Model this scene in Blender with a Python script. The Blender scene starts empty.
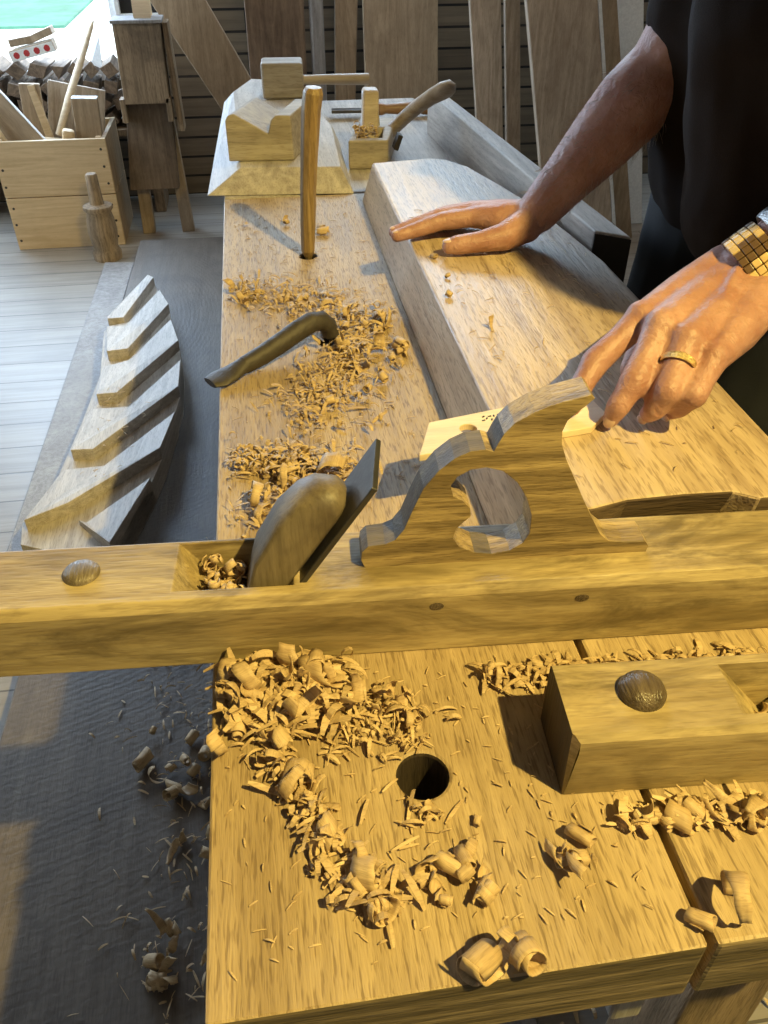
import bpy, bmesh, math, random
from mathutils import Vector, Matrix, noise
random.seed(7)
C = bpy.context.scene.collection
SC = bpy.context.scene
S = 0.85          # scene units -> metres; whole scene and camera scaled about floor point below camera
PI = math.pi
# ------------------------------------------------------------------ camera, light, exposure
cd = bpy.data.cameras.new('camera'); cam = bpy.data.objects.new('camera', cd); C.objects.link(cam)
cd.sensor_fit = 'VERTICAL'; cd.sensor_height = 24.0; cd.lens = 24.0*820/1024; cd.clip_start = .02
cam.location = (0, 0, 1.35*S)
cam.rotation_mode = 'XYZ'
cam.rotation_euler = (math.radians(90-38.188), 0, math.radians(-8.289))
SC.camera = cam
SC.view_settings.view_transform = 'Standard'; SC.view_settings.look = 'None'
SC.view_settings.gamma = 1; SC.view_settings.exposure = 0.0; SC.view_settings.use_curve_mapping = False
W = bpy.data.worlds.new('daylight'); SC.world = W; W.use_nodes = True
bgn = W.node_tree.nodes['Background']
bgn.inputs['Color'].default_value = (.80, .92, 1, 1); bgn.inputs['Strength'].default_value = 5.0

def lamp(name, kind, loc, energy, col, rot=(0, 0, 0), **k):
    d = bpy.data.lights.new(name, kind); d.energy = energy*S*S; d.color = col
    for a, v in k.items(): setattr(d, a, v)
    o = bpy.data.objects.new(name, d); C.objects.link(o)
    o.location = [c*S for c in loc]; o.rotation_euler = rot
    return o
def aim(o, tgt):
    o.rotation_euler = (Vector(tgt)*S - o.location).to_track_quat('-Z', 'Y').to_euler()
LAMP = (1.05, -.42, 2.84)
l = lamp('workshop_lamp_light', 'SPOT', LAMP, 880, (1, .765, .225), spot_size=math.radians(68), spot_blend=.85, shadow_soft_size=.03)
aim(l, (.10, .75, .75))
# daylight through the windows of the left and back walls
l = lamp('left_window_daylight', 'AREA', (-2.45, 3.2, 1.55), 11, (.60, .77, 1), shape='RECTANGLE', size=2.0*S, size_y=1.3*S); aim(l, (-.3, 2.0, .3))
l = lamp('back_window_daylight', 'AREA', (-1.2, 4.42, 1.45), 54, (.46, .68, 1), shape='RECTANGLE', size=1.1*S, size_y=1.2*S); aim(l, (-.5, 1.5, .2))
l = lamp('high_window_daylight', 'AREA', (.75, 4.40, 2.35), 44, (.50, .74, 1), shape='RECTANGLE', size=1.3*S, size_y=.8*S); aim(l, (.35, 1.4, .8))
l = lamp('back_fill_light', 'AREA', (.7, 2.9, 2.9), 13, (1, .82, .60), shape='RECTANGLE', size=1.0*S, size_y=.6*S); aim(l, (.5, 4.3, .6))  # added fill to brighten the boards at the back, no lamp hangs there
l = lamp('near_fill_light', 'AREA', (.2, -1.65, 1.9), 2.5, (1, .88, .70), shape='RECTANGLE', size=1.2*S, size_y=1.0*S); aim(l, (.2, 2.5, .6))  # added warm fill from behind the camera, the wall there has no window

# ------------------------------------------------------------------ materials
def nodes(name):
    m = bpy.data.materials.new(name); m.use_nodes = True
    nt = m.node_tree; nt.nodes.clear()
    out = nt.nodes.new('ShaderNodeOutputMaterial'); b = nt.nodes.new('ShaderNodeBsdfPrincipled')
    nt.links.new(b.outputs[0], out.inputs[0])
    return m, nt, b
def N(nt, t, **k):
    n = nt.nodes.new(t)
    for a, v in k.items():
        if a.startswith('i_'):
            n.inputs[int(a[2:])].default_value = v
        else: setattr(n, a, v)
    return n
def noise_n(nt, vec, scale, detail=3, rough=.55, dist=0):
    n = nt.nodes.new('ShaderNodeTexNoise'); n.inputs['Scale'].default_value = scale
    n.inputs['Detail'].default_value = detail; n.inputs['Roughness'].default_value = rough; n.inputs['Distortion'].default_value = dist
    nt.links.new(vec, n.inputs['Vector']); return n.outputs['Fac']
def mapping(nt, vec, sc, loc=(0, 0, 0), rot=(0, 0, 0)):
    n = nt.nodes.new('ShaderNodeMapping'); n.inputs['Scale'].default_value = sc
    n.inputs['Location'].default_value = loc; n.inputs['Rotation'].default_value = rot
    nt.links.new(vec, n.inputs['Vector']); return n.outputs[0]
def ramp(nt, fac, stops):
    n = nt.nodes.new('ShaderNodeValToRGB'); e = n.color_ramp.elements
    while len(e) < len(stops): e.new(.5)
    for q, (p, c) in zip(e, stops):
        q.position = p; q.color = (*c, 1) if len(c) == 3 else c
    nt.links.new(fac, n.inputs[0]); return n.outputs[0]
def mix(nt, fac, a, b, mode='MIX'):
    n = nt.nodes.new('ShaderNodeMix'); n.data_type = 'RGBA'; n.blend_type = mode
    for sock, v in ((n.inputs[0], fac), (n.inputs[6], a), (n.inputs[7], b)):
        if isinstance(v, (int, float)): sock.default_value = v
        elif isinstance(v, tuple): sock.default_value = (*v, 1) if len(v) == 3 else v
        else: nt.links.new(v, sock)
    return n.outputs[2]
def math_n(nt, op, a, b=0.0):
    n = nt.nodes.new('ShaderNodeMath'); n.operation = op
    for s, v in ((n.inputs[0], a), (n.inputs[1], b)):
        if isinstance(v, (int, float)): s.default_value = v
        else: nt.links.new(v, s)
    return n.outputs[0]
AX = {'X': 0, 'Y': 1, 'Z': 2}
def wood(name, c1, c2, axis='Y', rough=.55, bump=.3, pores=.5, blotch=0, bcol=(.08, .055, .035), rings=.35, saw=0, scale=1.0, bscale=7, tint=None, bthr=(.46, .66), bstretch=1):
    m, nt, b = nodes(name)
    tc = nt.nodes.new('ShaderNodeTexCoord'); oi = nt.nodes.new('ShaderNodeObjectInfo')
    vm = nt.nodes.new('ShaderNodeVectorMath'); vm.operation = 'SCALE'; vm.inputs[0].default_value = (3.1, 5.3, 7.7)
    nt.links.new(oi.outputs['Random'], vm.inputs['Scale'])
    va = nt.nodes.new('ShaderNodeVectorMath'); va.operation = 'ADD'
    nt.links.new(tc.outputs['Object'], va.inputs[0]); nt.links.new(vm.outputs[0], va.inputs[1])
    v = va.outputs[0]; a = AX[axis]
    s1 = [70*scale]*3; s1[a] = 5*scale
    s2 = [420*scale]*3; s2[a] = 45*scale
    s3 = [10*scale]*3; s3[a] = .5*scale
    g = noise_n(nt, mapping(nt, v, s1), 1, 5, .68, .3)
    p = noise_n(nt, mapping(nt, v, s2), 1, 2, .5)
    lo = noise_n(nt, mapping(nt, v, s3), 1, 2, .5, .8)
    wv = nt.nodes.new('ShaderNodeMath'); wv.operation = 'SINE'
    nt.links.new(math_n(nt, 'MULTIPLY', lo, 62.0), wv.inputs[0])
    rg = math_n(nt, 'MULTIPLY', wv.outputs[0], .5*rings)
    f = math_n(nt, 'ADD', math_n(nt, 'ADD', g, math_n(nt, 'MULTIPLY', rg, .35)), math_n(nt, 'MULTIPLY', math_n(nt, 'SUBTRACT', lo, .5), .5))
    col = ramp(nt, f, [(.30, c1), (.68, c2)])
    pm = ramp(nt, p, [(.36, (1, 1, 1)), (.47, (0, 0, 0))])
    dark = mix(nt, 1.0, col, (.45, .40, .36), 'MULTIPLY')
    col = mix(nt, math_n(nt, 'MULTIPLY', pm, pores), col, dark)
    if blotch:
        bs_ = [1, 1, 1]; bs_[a] = bstretch; bn = noise_n(nt, mapping(nt, v, bs_), bscale*scale, 5, .66, .8)
        bm_ = ramp(nt, bn, [(bthr[0], (0, 0, 0)), (bthr[1], (1, 1, 1))])
        col = mix(nt, math_n(nt, 'MULTIPLY', bm_, blotch), col, bcol)
    if tint:
        tn = noise_n(nt, v, 4*scale, 2, .5); col = mix(nt, math_n(nt, 'MULTIPLY', ramp(nt, tn, [(.4, (0, 0, 0)), (.65, (1, 1, 1))]), .6), col, tint)
    nt.links.new(col, b.inputs['Base Color'])
    rr = math_n(nt, 'ADD', math_n(nt, 'MULTIPLY', g, .25), rough-.12)
    nt.links.new(rr, b.inputs['Roughness'])
    h = math_n(nt, 'ADD', math_n(nt, 'MULTIPLY', g, .6), math_n(nt, 'MULTIPLY', p, .5))
    if saw:
        sw = nt.nodes.new('ShaderNodeTexWave'); sw.wave_type = 'RINGS'; sw.rings_direction = 'SPHERICAL'
        sw.inputs['Scale'].default_value = 24; sw.inputs['Distortion'].default_value = 5; sw.inputs['Detail'].default_value = 3; sw.inputs['Detail Scale'].default_value = 3
        nt.links.new(mapping(nt, tc.outputs['Object'], (1, 1, 0), (.9, -2.4, 0)), sw.inputs['Vector'])
        h = math_n(nt, 'ADD', h, math_n(nt, 'MULTIPLY', math_n(nt, 'MULTIPLY', sw.outputs['Fac'], noise_n(nt, v, 6, 3)), saw*.6))
    bp = nt.nodes.new('ShaderNodeBump'); bp.inputs['Strength'].default_value = bump; bp.inputs['Distance'].default_value = .004
    nt.links.new(h, bp.inputs['Height']); nt.links.new(bp.outputs[0], b.inputs['Normal'])
    return m
def plain(name, col, rough=.5, metal=0, bump=0, bscale=120, var=.25, **k):
    m, nt, b = nodes(name); tc = nt.nodes.new('ShaderNodeTexCoord')
    n = noise_n(nt, tc.outputs['Object'], bscale, 4, .6)
    c = mix(nt, math_n(nt, 'MULTIPLY', n, 1.0), tuple(x*(1-var) for x in col), tuple(min(1, x*(1+var)) for x in col))
    nt.links.new(c, b.inputs['Base Color']); b.inputs['Roughness'].default_value = rough; b.inputs['Metallic'].default_value = metal
    if bump:
        bp = nt.nodes.new('ShaderNodeBump'); bp.inputs['Strength'].default_value = bump; bp.inputs['Distance'].default_value = .003
        nt.links.new(n, bp.inputs['Height']); nt.links.new(bp.outputs[0], b.inputs['Normal'])
    for a, v in k.items(): b.inputs[a.replace('_', ' ')].default_value = v
    return m
def planks_mat(name, c1, c2, row, gap, length, rot=(0, 0, 0), rough=.5, gapcol=(.02, .015, .01)):
    m, nt, b = nodes(name); tc = nt.nodes.new('ShaderNodeTexCoord')
    v = mapping(nt, tc.outputs['Object'], (1, 1, 1), (0, 0, 0), rot)
    br = nt.nodes.new('ShaderNodeTexBrick'); br.offset = .43
    br.inputs['Scale'].default_value = 1; br.inputs['Mortar Size'].default_value = gap; br.inputs['Mortar Smooth'].default_value = .1
    br.inputs['Brick Width'].default_value = length; br.inputs['Row Height'].default_value = row; br.inputs['Bias'].default_value = 0
    br.inputs['Color1'].default_value = (*c1, 1); br.inputs['Color2'].default_value = (*c2, 1); br.inputs['Mortar'].default_value = (*gapcol, 1)
    nt.links.new(v, br.inputs['Vector'])
    g = noise_n(nt, mapping(nt, v, (2.2, 45, 45)), 1, 5, .65, .5)
    d = noise_n(nt, v, 5, 4, .6, .4)
    col = mix(nt, math_n(nt, 'MULTIPLY', ramp(nt, g, [(.35, (1, 1, 1)), (.6, (0, 0, 0))]), .45), br.outputs['Color'], tuple(x*.45 for x in c1))
    col = mix(nt, math_n(nt, 'MULTIPLY', ramp(nt, d, [(.45, (0, 0, 0)), (.7, (1, 1, 1))]), .3), col, tuple(x*.5 for x in c2))
    nt.links.new(col, b.inputs['Base Color']); b.inputs['Roughness'].default_value = rough
    bp = nt.nodes.new('ShaderNodeBump'); bp.inputs['Strength'].default_value = .5; bp.inputs['Distance'].default_value = .004
    h = math_n(nt, 'SUBTRACT', math_n(nt, 'MULTIPLY', g, .4), br.outputs['Fac'])
    nt.links.new(h, bp.inputs['Height']); nt.links.new(bp.outputs[0], b.inputs['Normal'])
    return m
M = {}
M['bench'] = wood('bench_oak', (.31, .22, .115), (.48, .355, .20), 'Y', .55, .5, .7, .28, (.22, .15, .08), .22)
M['beam'] = wood('planed_oak', (.36, .255, .16), (.58, .44, .29), 'Y', .42, .3, .6, .12, (.22, .15, .09), rings=.4)
M['beamend'] = wood('dark_end_grain', (.075, .05, .032), (.17, .115, .07), 'X', .7, .4)
M['benchend'] = wood('bench_end_grain', (.12, .09, .045), (.27, .205, .115), 'X', .7, .5, .5, .3, (.10, .07, .04), .9)
M['beech'] = wood('worn_beech', (.29, .21, .10), (.50, .39, .205), 'X', .48, .18, .35, .85, (.12, .085, .038), .25, bscale=22, bthr=(.44, .64), bstretch=.3)
M['beechend'] = wood('grimy_shaded_end_grain', (.03, .022, .014), (.085, .06, .035), 'Z', .7, .4)  # oily end grain, with shade of the end facing off the lamp painted in
M['toteedge'] = wood('grimy_shaded_handle_edge', (.075, .058, .038), (.20, .155, .09), 'X', .6, .2, .4, .3, (.05, .04, .03))  # oily grime, plus shade of the left-facing handle edges in the colour
M['oaktote'] = wood('oiled_oak', (.20, .14, .065), (.48, .35, .165), 'X', .5, .3, .6, .25, (.08, .055, .03), .7, scale=1.3)
M['wedge'] = wood('grimy_wedge_wood', (.13, .10, .06), (.26, .205, .125), 'Z', .52, .12, .3, .6, (.07, .05, .035), .3, bscale=14)
M['slab'] = wood('rough_sawn_oak', (.105, .082, .060), (.16, .128, .098), 'Y', .5, .16, .3, .5, (.07, .055, .045), .15, saw=1.0)
M['grey'] = wood('silvered_wood', (.33, .29, .25), (.56, .51, .45), 'Y', .6, .3, .35, .2, (.2, .16, .12), .4)
M['greyx'] = wood('silvered_block', (.26, .22, .175), (.44, .385, .31), 'X', .6, .25, .35, .2, (.2, .15, .1), .4)
M['notch'] = wood('carved_oak', (.36, .31, .25), (.58, .52, .45), 'Y', .55, .25, .4, .15, (.2, .14, .09), .4)
M['pine'] = wood('pine_board', (.56, .40, .22), (.70, .53, .32), 'X', .5, .15, .1, .08, (.25, .15, .07), .5)
M['pale'] = wood('pale_strip', (.68, .52, .33), (.82, .66, .45), 'X', .5, .1, .1)
M['tan'] = wood('tan_board', (.33, .24, .15), (.47, .355, .235), 'Z', .6, .2, .3, .2, (.12, .08, .05), .5)
M['brown'] = wood('brown_board', (.16, .105, .065), (.28, .19, .12), 'Z', .65, .25, .3, .3, (.06, .04, .025), .5)
M['plank'] = wood('rough_plank', (.38, .29, .205), (.58, .47, .355), 'Z', .65, .25, .3, .25, (.15, .1, .07), .5)
M['greyboard'] = wood('grey_board', (.24, .22, .21), (.38, .36, .34), 'Z', .6, .2, .3, .2, (.12, .1, .09), .3)
M['old'] = wood('weathered_brown', (.19, .135, .08), (.40, .29, .18), 'Z', .7, .4, .5, .45, (.05, .035, .022), .5)
M['olddark'] = wood('dark_brown_panel', (.12, .08, .05), (.22, .155, .10), 'Z', .7, .3, .4, .4, (.04, .03, .02), .4)
M['holeshade'] = wood('shaded_hole_wall', (.03, .02, .012), (.07, .05, .03), 'Z', .7, .4)  # darkness inside the bench holes, put into the wall colour
M['peg'] = wood('honey_peg', (.20, .13, .055), (.36, .25, .12), 'Z', .4, .2, .4, .3, (.14, .08, .035), .5, scale=1.3)
M['handle'] = wood('ash_handle', (.36, .28, .20), (.52, .43, .33), 'X', .45, .1, .2, .25, (.2, .15, .1), .3)
M['handlebrown'] = wood('brown_handle', (.22, .12, .06), (.36, .21, .11), 'X', .4, .1, .2, .2)
M['log'] = wood('split_log', (.13, .09, .06), (.28, .20, .135), 'Y', .8, .4, .4, .4, (.07, .05, .035), .5)
M['shaving'] = wood('oak_shaving', (.41, .28, .145), (.60, .44, .245), 'X', .6, .15, .3, 0, rings=.3, scale=2)
M['iron'] = plain('forged_iron', (.06, .05, .042), .6, .3, .5, 90, .4)
M['steel'] = plain('blued_steel', (.10, .095, .09), .42, .75, .2, 60, .35)
M['silver'] = plain('worn_silver', (.55, .54, .52), .3, 1, .5, 500, .35)
M['gold'] = plain('braided_gold', (.80, .60, .28), .28, 1, .6, 700, .3)
M['button'] = wood('dark_boxwood_button', (.05, .035, .022), (.13, .095, .06), 'Y', .35, .6, .4, scale=1.4)
M['buttonpale'] = wood('end_grain_button', (.10, .08, .052), (.22, .175, .12), 'Y', .4, .5, .4, scale=1.4)
M['shirt'] = plain('dark_brown_cotton', (.016, .0105, .0075), .95, 0, .25, 700, .3, Specular_IOR_Level=.15)
M['jeans'] = plain('dark_navy_denim', (.012, .014, .018), .85, 0, .4, 900, .35)
M['white'] = plain('white_paint', (.78, .78, .76), .6)
M['red'] = plain('red_paint', (.45, .03, .03), .6)
M['black'] = plain('black_ink', (.015, .013, .012), .7)
M['plaster'] = plain('grey_plaster', (.30, .27, .23), .9, 0, .2, 12, .2)
M['hair'] = plain('grey_hair', (.42, .36, .30), .6)
M['wood1'] = plain('light_bead_wood', (.62, .44, .20), .4, 0, .2, 200, .25)
M['wood2'] = plain('dark_bead_wood', (.13, .075, .035), .4, 0, .2, 200, .3)
m, nt, b = nodes('skin'); tc = nt.nodes.new('ShaderNodeTexCoord')
n1 = noise_n(nt, tc.outputs['Object'], 22, 4, .6); n2 = noise_n(nt, tc.outputs['Object'], 190, 4, .6); n3 = noise_n(nt, mapping(nt, tc.outputs['Object'], (1, 1, 1)), 60, 3, .6, 1.2)
col = ramp(nt, n1, [(.32, (.33, .155, .12)), (.55, (.43, .232, .185)), (.75, (.50, .29, .24))])
col = mix(nt, math_n(nt, 'MULTIPLY', ramp(nt, n2, [(.35, (1, 1, 1)), (.5, (0, 0, 0))]), .35), col, (.32, .14, .08))
nt.links.new(col, b.inputs['Base Color']); b.inputs['Roughness'].default_value = .48
b.inputs['Subsurface Weight'].default_value = .12; b.inputs['Subsurface Radius'].default_value = (.008, .003, .0015)
bp = nt.nodes.new('ShaderNodeBump'); bp.inputs['Strength'].default_value = .5; bp.inputs['Distance'].default_value = .004
nt.links.new(math_n(nt, 'ADD', math_n(nt, 'MULTIPLY', n3, 1.0), math_n(nt, 'MULTIPLY', n2, .5)), bp.inputs['Height']); nt.links.new(bp.outputs[0], b.inputs['Normal'])
M['skin'] = m
M['nail'] = plain('finger_nail', (.62, .42, .33), .3)
m, nt, b = nodes('window_glass'); b.inputs['Base Color'].default_value = (.8, .9, .95, 1); b.inputs['Roughness'].default_value = .05
b.inputs['Transmission Weight'].default_value = 1; b.inputs['IOR'].default_value = 1.1; M['glass'] = m
M['floor'] = planks_mat('floor_boards', (.30, .265, .22), (.36, .32, .27), .135*S, .0022, 2.6, rough=.42, gapcol=(.10, .085, .07))
M['siding'] = planks_mat('dark_wall_boards', (.15, .11, .07), (.24, .18, .115), .092*S, .005, 3.0, rot=(PI/2, 0, 0), rough=.8, gapcol=(.006, .004, .003))
M['gravel'] = plain('pale_gravel', (.70, .72, .70), .9, 0, .3, 40, .2)
M['leaf'] = plain('pale_leaves', (.07, .20, .14), .9, 0, .3, 3, .8)
M['dusty'] = M['grey']

# ------------------------------------------------------------------ mesh helpers
class MB:
    def __init__(s): s.bm = bmesh.new()
    def box(s, c, d, rot=None, taper=1.0):
        r = rot or Matrix.Identity(3); vs = []
        for z in (-1, 1):
            t = taper if z > 0 else 1.0
            for x, y in ((-1, -1), (1, -1), (1, 1), (-1, 1)):
                vs.append(s.bm.verts.new(Vector(c)+r@Vector((x*d[0]/2*t, y*d[1]/2*t, z*d[2]/2))))
        for f in ((3, 2, 1, 0), (4, 5, 6, 7), (0, 1, 5, 4), (1, 2, 6, 5), (2, 3, 7, 6), (3, 0, 4, 7)): s.bm.faces.new([vs[i] for i in f])
        return s
    def hexa(s, lo, hi):                       # two rings of points
        a = [s.bm.verts.new(p) for p in lo]; b = [s.bm.verts.new(p) for p in hi]; n = len(a)
        s.bm.faces.new(a[::-1]); s.bm.faces.new(b)
        for i in range(n): s.bm.faces.new((a[i], a[(i+1) % n], b[(i+1) % n], b[i]))
        return s
    def prism(s, poly, plane, a, b):
        f = {'XY': lambda u, v, w: (u, v, w), 'XZ': lambda u, v, w: (u, w, v), 'YZ': lambda u, v, w: (w, u, v)}[plane]
        return s.hexa([f(u, v, a) for u, v in poly], [f(u, v, b) for u, v in poly])
    def tube(s, pts, rad, n=14, flat=1.0, up=(0, 0, 1)):
        pts = [Vector(p) for p in pts]; rings = []
        for i, p in enumerate(pts):
            t = (pts[min(i+1, len(pts)-1)]-pts[max(i-1, 0)]).normalized()
            u = t.cross(Vector(up))
            if u.length < 1e-4: u = t.cross(Vector((1, 0, 0)))
            u.normalize(); w = t.cross(u).normalized()
            r = rad[i] if isinstance(rad, (list, tuple)) else rad
            ru, rw = r if isinstance(r, tuple) else (r, r*flat)
            rings.append([s.bm.verts.new(p+u*math.cos(2*PI*k/n)*ru+w*math.sin(2*PI*k/n)*rw) for k in range(n)])
        s.bm.faces.new(rings[0][::-1]); s.bm.faces.new(rings[-1])
        for a, b in zip(rings, rings[1:]):
            for k in range(n): s.bm.faces.new((a[k], a[(k+1) % n], b[(k+1) % n], b[k]))
        return s
    def lathe(s, c, prof, n=24, axis='Z', sx=1, sy=1):   # prof: (radius, height)
        pts = [(0, 0, h) for r, h in prof]; rings = []
        for r, h in prof:
            r = max(r, 1e-4); ring = []
            for k in range(n):
                x, y, z = math.cos(2*PI*k/n)*r*sx, math.sin(2*PI*k/n)*r*sy, h
                if axis == 'X': x, y, z = z, x, y
                if axis == 'Y': x, y, z = x, z, y
                ring.append(s.bm.verts.new(Vector(c)+Vector((x, y, z))))
            rings.append(ring)
        s.bm.faces.new(rings[0][::-1]); s.bm.faces.new(rings[-1])
        for a, b in zip(rings, rings[1:]):
            for k in range(n): s.bm.faces.new((a[k], a[(k+1) % n], b[(k+1) % n], b[k]))
        return s
    def ball(s, c, r, sc=(1, 1, 1), seg=14, rot=None):
        m = Matrix.Translation(c) @ (rot.to_4x4() if rot else Matrix.Identity(4)) @ Matrix.Diagonal((r*sc[0], r*sc[1], r*sc[2], 1))
        bmesh.ops.create_uvsphere(s.bm, u_segments=seg, v_segments=max(6, seg//2+2), radius=1, matrix=m); return s
    def cone(s, p0, r0, p1, r1):               # a limb: two balls and a tapered tube
        p0, p1 = Vector(p0), Vector(p1)
        s.ball(p0, r0); s.ball(p1, r1)
        if (p1-p0).length > 1e-5: s.tube([p0, p1], [r0, r1], 16)
        return s
    def chain(s, pts, rad):
        for i in range(len(pts)-1): s.cone(pts[i], rad[i], pts[i+1], rad[i+1])
        return s
    def build(s, name, mat, parent=None, bev=0, smooth=False, seg=2, sub=0, mods=None, angle=40):
        bmesh.ops.recalc_face_normals(s.bm, faces=s.bm.faces)
        me = bpy.data.meshes.new(name); s.bm.to_mesh(me); s.bm.free()
        me.transform(Matrix.Scale(S, 4))
        return link(name, me, mat, parent, bev, smooth, seg, sub, angle)
def link(name, me, mat, parent=None, bev=0, smooth=False, seg=2, sub=0, angle=40):
    o = bpy.data.objects.new(name, me); C.objects.link(o)
    if not me.materials: me.materials.append(mat)
    if parent is not None: o.parent = parent
    if smooth:
        for p in me.polygons: p.use_smooth = True
        me.set_sharp_from_angle(angle=math.radians(55))
    if bev:
        b = o.modifiers.new('bevel', 'BEVEL'); b.width = bev*S; b.segments = seg; b.limit_method = 'ANGLE'; b.angle_limit = math.radians(angle)
    if sub:
        q = o.modifiers.new('sub', 'SUBSURF'); q.levels = sub; q.render_levels = sub
    return o
def endgrain(o, axis, mat, sign=0):
    o.data.materials.append(mat); a = AX[axis]
    for p in o.data.polygons:
        if abs(p.normal[a]) > .8: p.material_index = len(o.data.materials)-1
    return o
def bake(o):
    bpy.context.view_layer.update()
    dg = bpy.context.evaluated_depsgraph_get()
    me = bpy.data.meshes.new_from_object(o.evaluated_get(dg)); old = o.data
    o.modifiers.clear(); o.data = me; me.name = old.name; bpy.data.meshes.remove(old)
    return o
def cut(o, *cutters):
    tmp = []
    for c in cutters:
        bmesh.ops.recalc_face_normals(c.bm, faces=c.bm.faces)
        me = bpy.data.meshes.new('cutter'); c.bm.to_mesh(me); c.bm.free(); me.transform(Matrix.Scale(S, 4))
        t = bpy.data.objects.new('cutter', me); C.objects.link(t)
        if o.parent: t.parent = o.parent
        md = o.modifiers.new('cut', 'BOOLEAN'); md.operation = 'DIFFERENCE'; md.object = t; md.solver = 'EXACT'; tmp.append(t)
    bake(o)
    for t in tmp:
        me = t.data; bpy.data.objects.remove(t); bpy.data.meshes.remove(me)
    return o
def addbev(o, w, seg=2, angle=40):
    b = o.modifiers.new('bevel', 'BEVEL'); b.width = w*S; b.segments = seg; b.limit_method = 'ANGLE'; b.angle_limit = math.radians(angle); return o
def organic(s, name, mat, parent, voxel, smooth=6, fold=0, fscale=9):
    me = bpy.data.meshes.new(name); s.bm.to_mesh(me); s.bm.free(); me.transform(Matrix.Scale(S, 4))
    o = bpy.data.objects.new(name, me); C.objects.link(o)
    r = o.modifiers.new('r', 'REMESH'); r.mode = 'VOXEL'; r.voxel_size = voxel*S; r.use_smooth_shade = True
    if smooth: q = o.modifiers.new('s', 'SMOOTH'); q.factor = .5; q.iterations = smooth
    bake(o)
    me = o.data
    if fold:
        co = [v.co.copy() for v in me.vertices]; no = [v.normal.copy() for v in me.vertices]
        for v, c, n_ in zip(me.vertices, co, no):
            f = noise.noise(Vector((c.x*fscale, c.y*fscale, c.z*fscale*.55)))+.5*noise.noise(c*fscale*2.1)
            v.co = c+n_*(fold*S*f)
    for p in me.polygons: p.use_smooth = True
    me.materials.clear(); me.materials.append(mat)
    if parent: o.parent = parent
    return o
def tag(o, label, cat, group=None, kind=None):
    o['label'] = label; o['category'] = cat
    if group: o['group'] = group
    if kind: o['kind'] = kind
    return o
def thing(name, label, cat, loc=(0, 0, 0), rotz=0, group=None):
    o = bpy.data.objects.new(name, None); C.objects.link(o); o.empty_display_size = .05
    o.location = [c*S for c in loc]; o.rotation_euler = (0, 0, rotz)
    return tag(o, label, cat, group)
def struct(o, label=None):
    o['kind'] = 'structure'
    if label: o['label'] = label
    return o
def R(axis, deg): return Matrix.Rotation(math.radians(deg), 3, axis)

# ------------------------------------------------------------------ the room
struct(MB().box((0, 1.4, -.03), (5.4, 6.6, .06)).build('floor', M['floor']))
o = MB().box((0, 4.58, 1.7), (5.4, .12, 3.4)).build('wall_back', M['siding'])
cut(o, MB().box((-1.2, 4.58, 1.26), (1.25, .4, 1.36)), MB().box((.75, 4.58, 2.35), (1.35, .4, .85))); struct(o)
o = MB().box((-2.62, 1.4, 1.7), (.12, 6.4, 3.4)).build('wall_left', M['plaster'])
cut(o, MB().box((-2.62, 3.2, 1.55), (.4, 2.1, 1.4))); struct(o)
struct(MB().box((2.76, 1.4, 1.7), (.12, 6.4, 3.4)).build('wall_right', M['plaster']))
struct(MB().box((0, -1.84, 1.7), (5.4, .12, 3.4)).build('wall_front', M['plaster']))
struct(MB().box((0, 1.4, 3.46), (5.6, 6.8, .12)).build('ceiling', M['brown']))
f = MB()
for x in (-1.81, -.59): f.box((x, 4.56, 1.26), (.05, .12, 1.36))
for z in (.575, 1.94): f.box((-1.2, 4.56, z), (1.26, .14, .05))
w = struct(f.build('window_1', M['white'], bev=.004))
f = MB()
for x in (.06, .75, 1.44): f.box((x, 4.56, 2.35), (.05 if x != .75 else .03, .12, .90))
for z in (1.915, 2.785): f.box((.75, 4.56, z), (1.43, .14, .05))
struct(f.build('window_4', M['white'], bev=.004))
f = MB()
for y in (2.17, 4.23): f.box((-2.62, y, 1.55), (.10, .05, 1.42))
for z in (.86, 2.24): f.box((-2.62, 3.2, z), (.12, 2.1, .05))
f.box((-2.62, 3.2, 1.55), (.05, .035, 1.4)); struct(f.build('window_2', M['white'], bev=.004))
f = MB()
for x in (-.575, -.30): f.box((x, 4.49, 1.15), (.022, .03, .70))
for z in (.81, .98, 1.15, 1.32, 1.49): f.box((-.437, 4.49, z), (.275, .03, .016 if z > .82 else .025))
for x in (-.48, -.39): f.box((x, 4.49, 1.15), (.012, .025, .68))
w = struct(f.build('window_3', M['white'], bev=.002))
MB().box((-.437, 4.505, 1.15), (.27, .01, .68)).build('pane', M['black'], w)
struct(MB().box((-3, 16, -.25), (30, 22, .1)).build('outdoor_ground', M['gravel']))
struct(MB().box((-5.2, 17, -.19), (6.0, 10, .04)).build('outdoor_lawn', M['leaf']))

# the lamp over the bench (behind the camera)
t = thing('hanging_lamp', 'enamel workshop lamp hanging from the ceiling over the bench', 'lamp', (LAMP[0], LAMP[1], LAMP[2]))
MB().lathe((0, 0, 0), [(.15, .0), (.14, .03), (.05, .12), (.03, .16), (.026, .16), (.045, .115), (.132, .03), (.142, .0)], 28).build('lamp_shade', M['white'], t, smooth=True)
MB().tube([(0, 0, .15), (0, 0, .555)], .006, 8).build('cord', M['black'], t)

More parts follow.
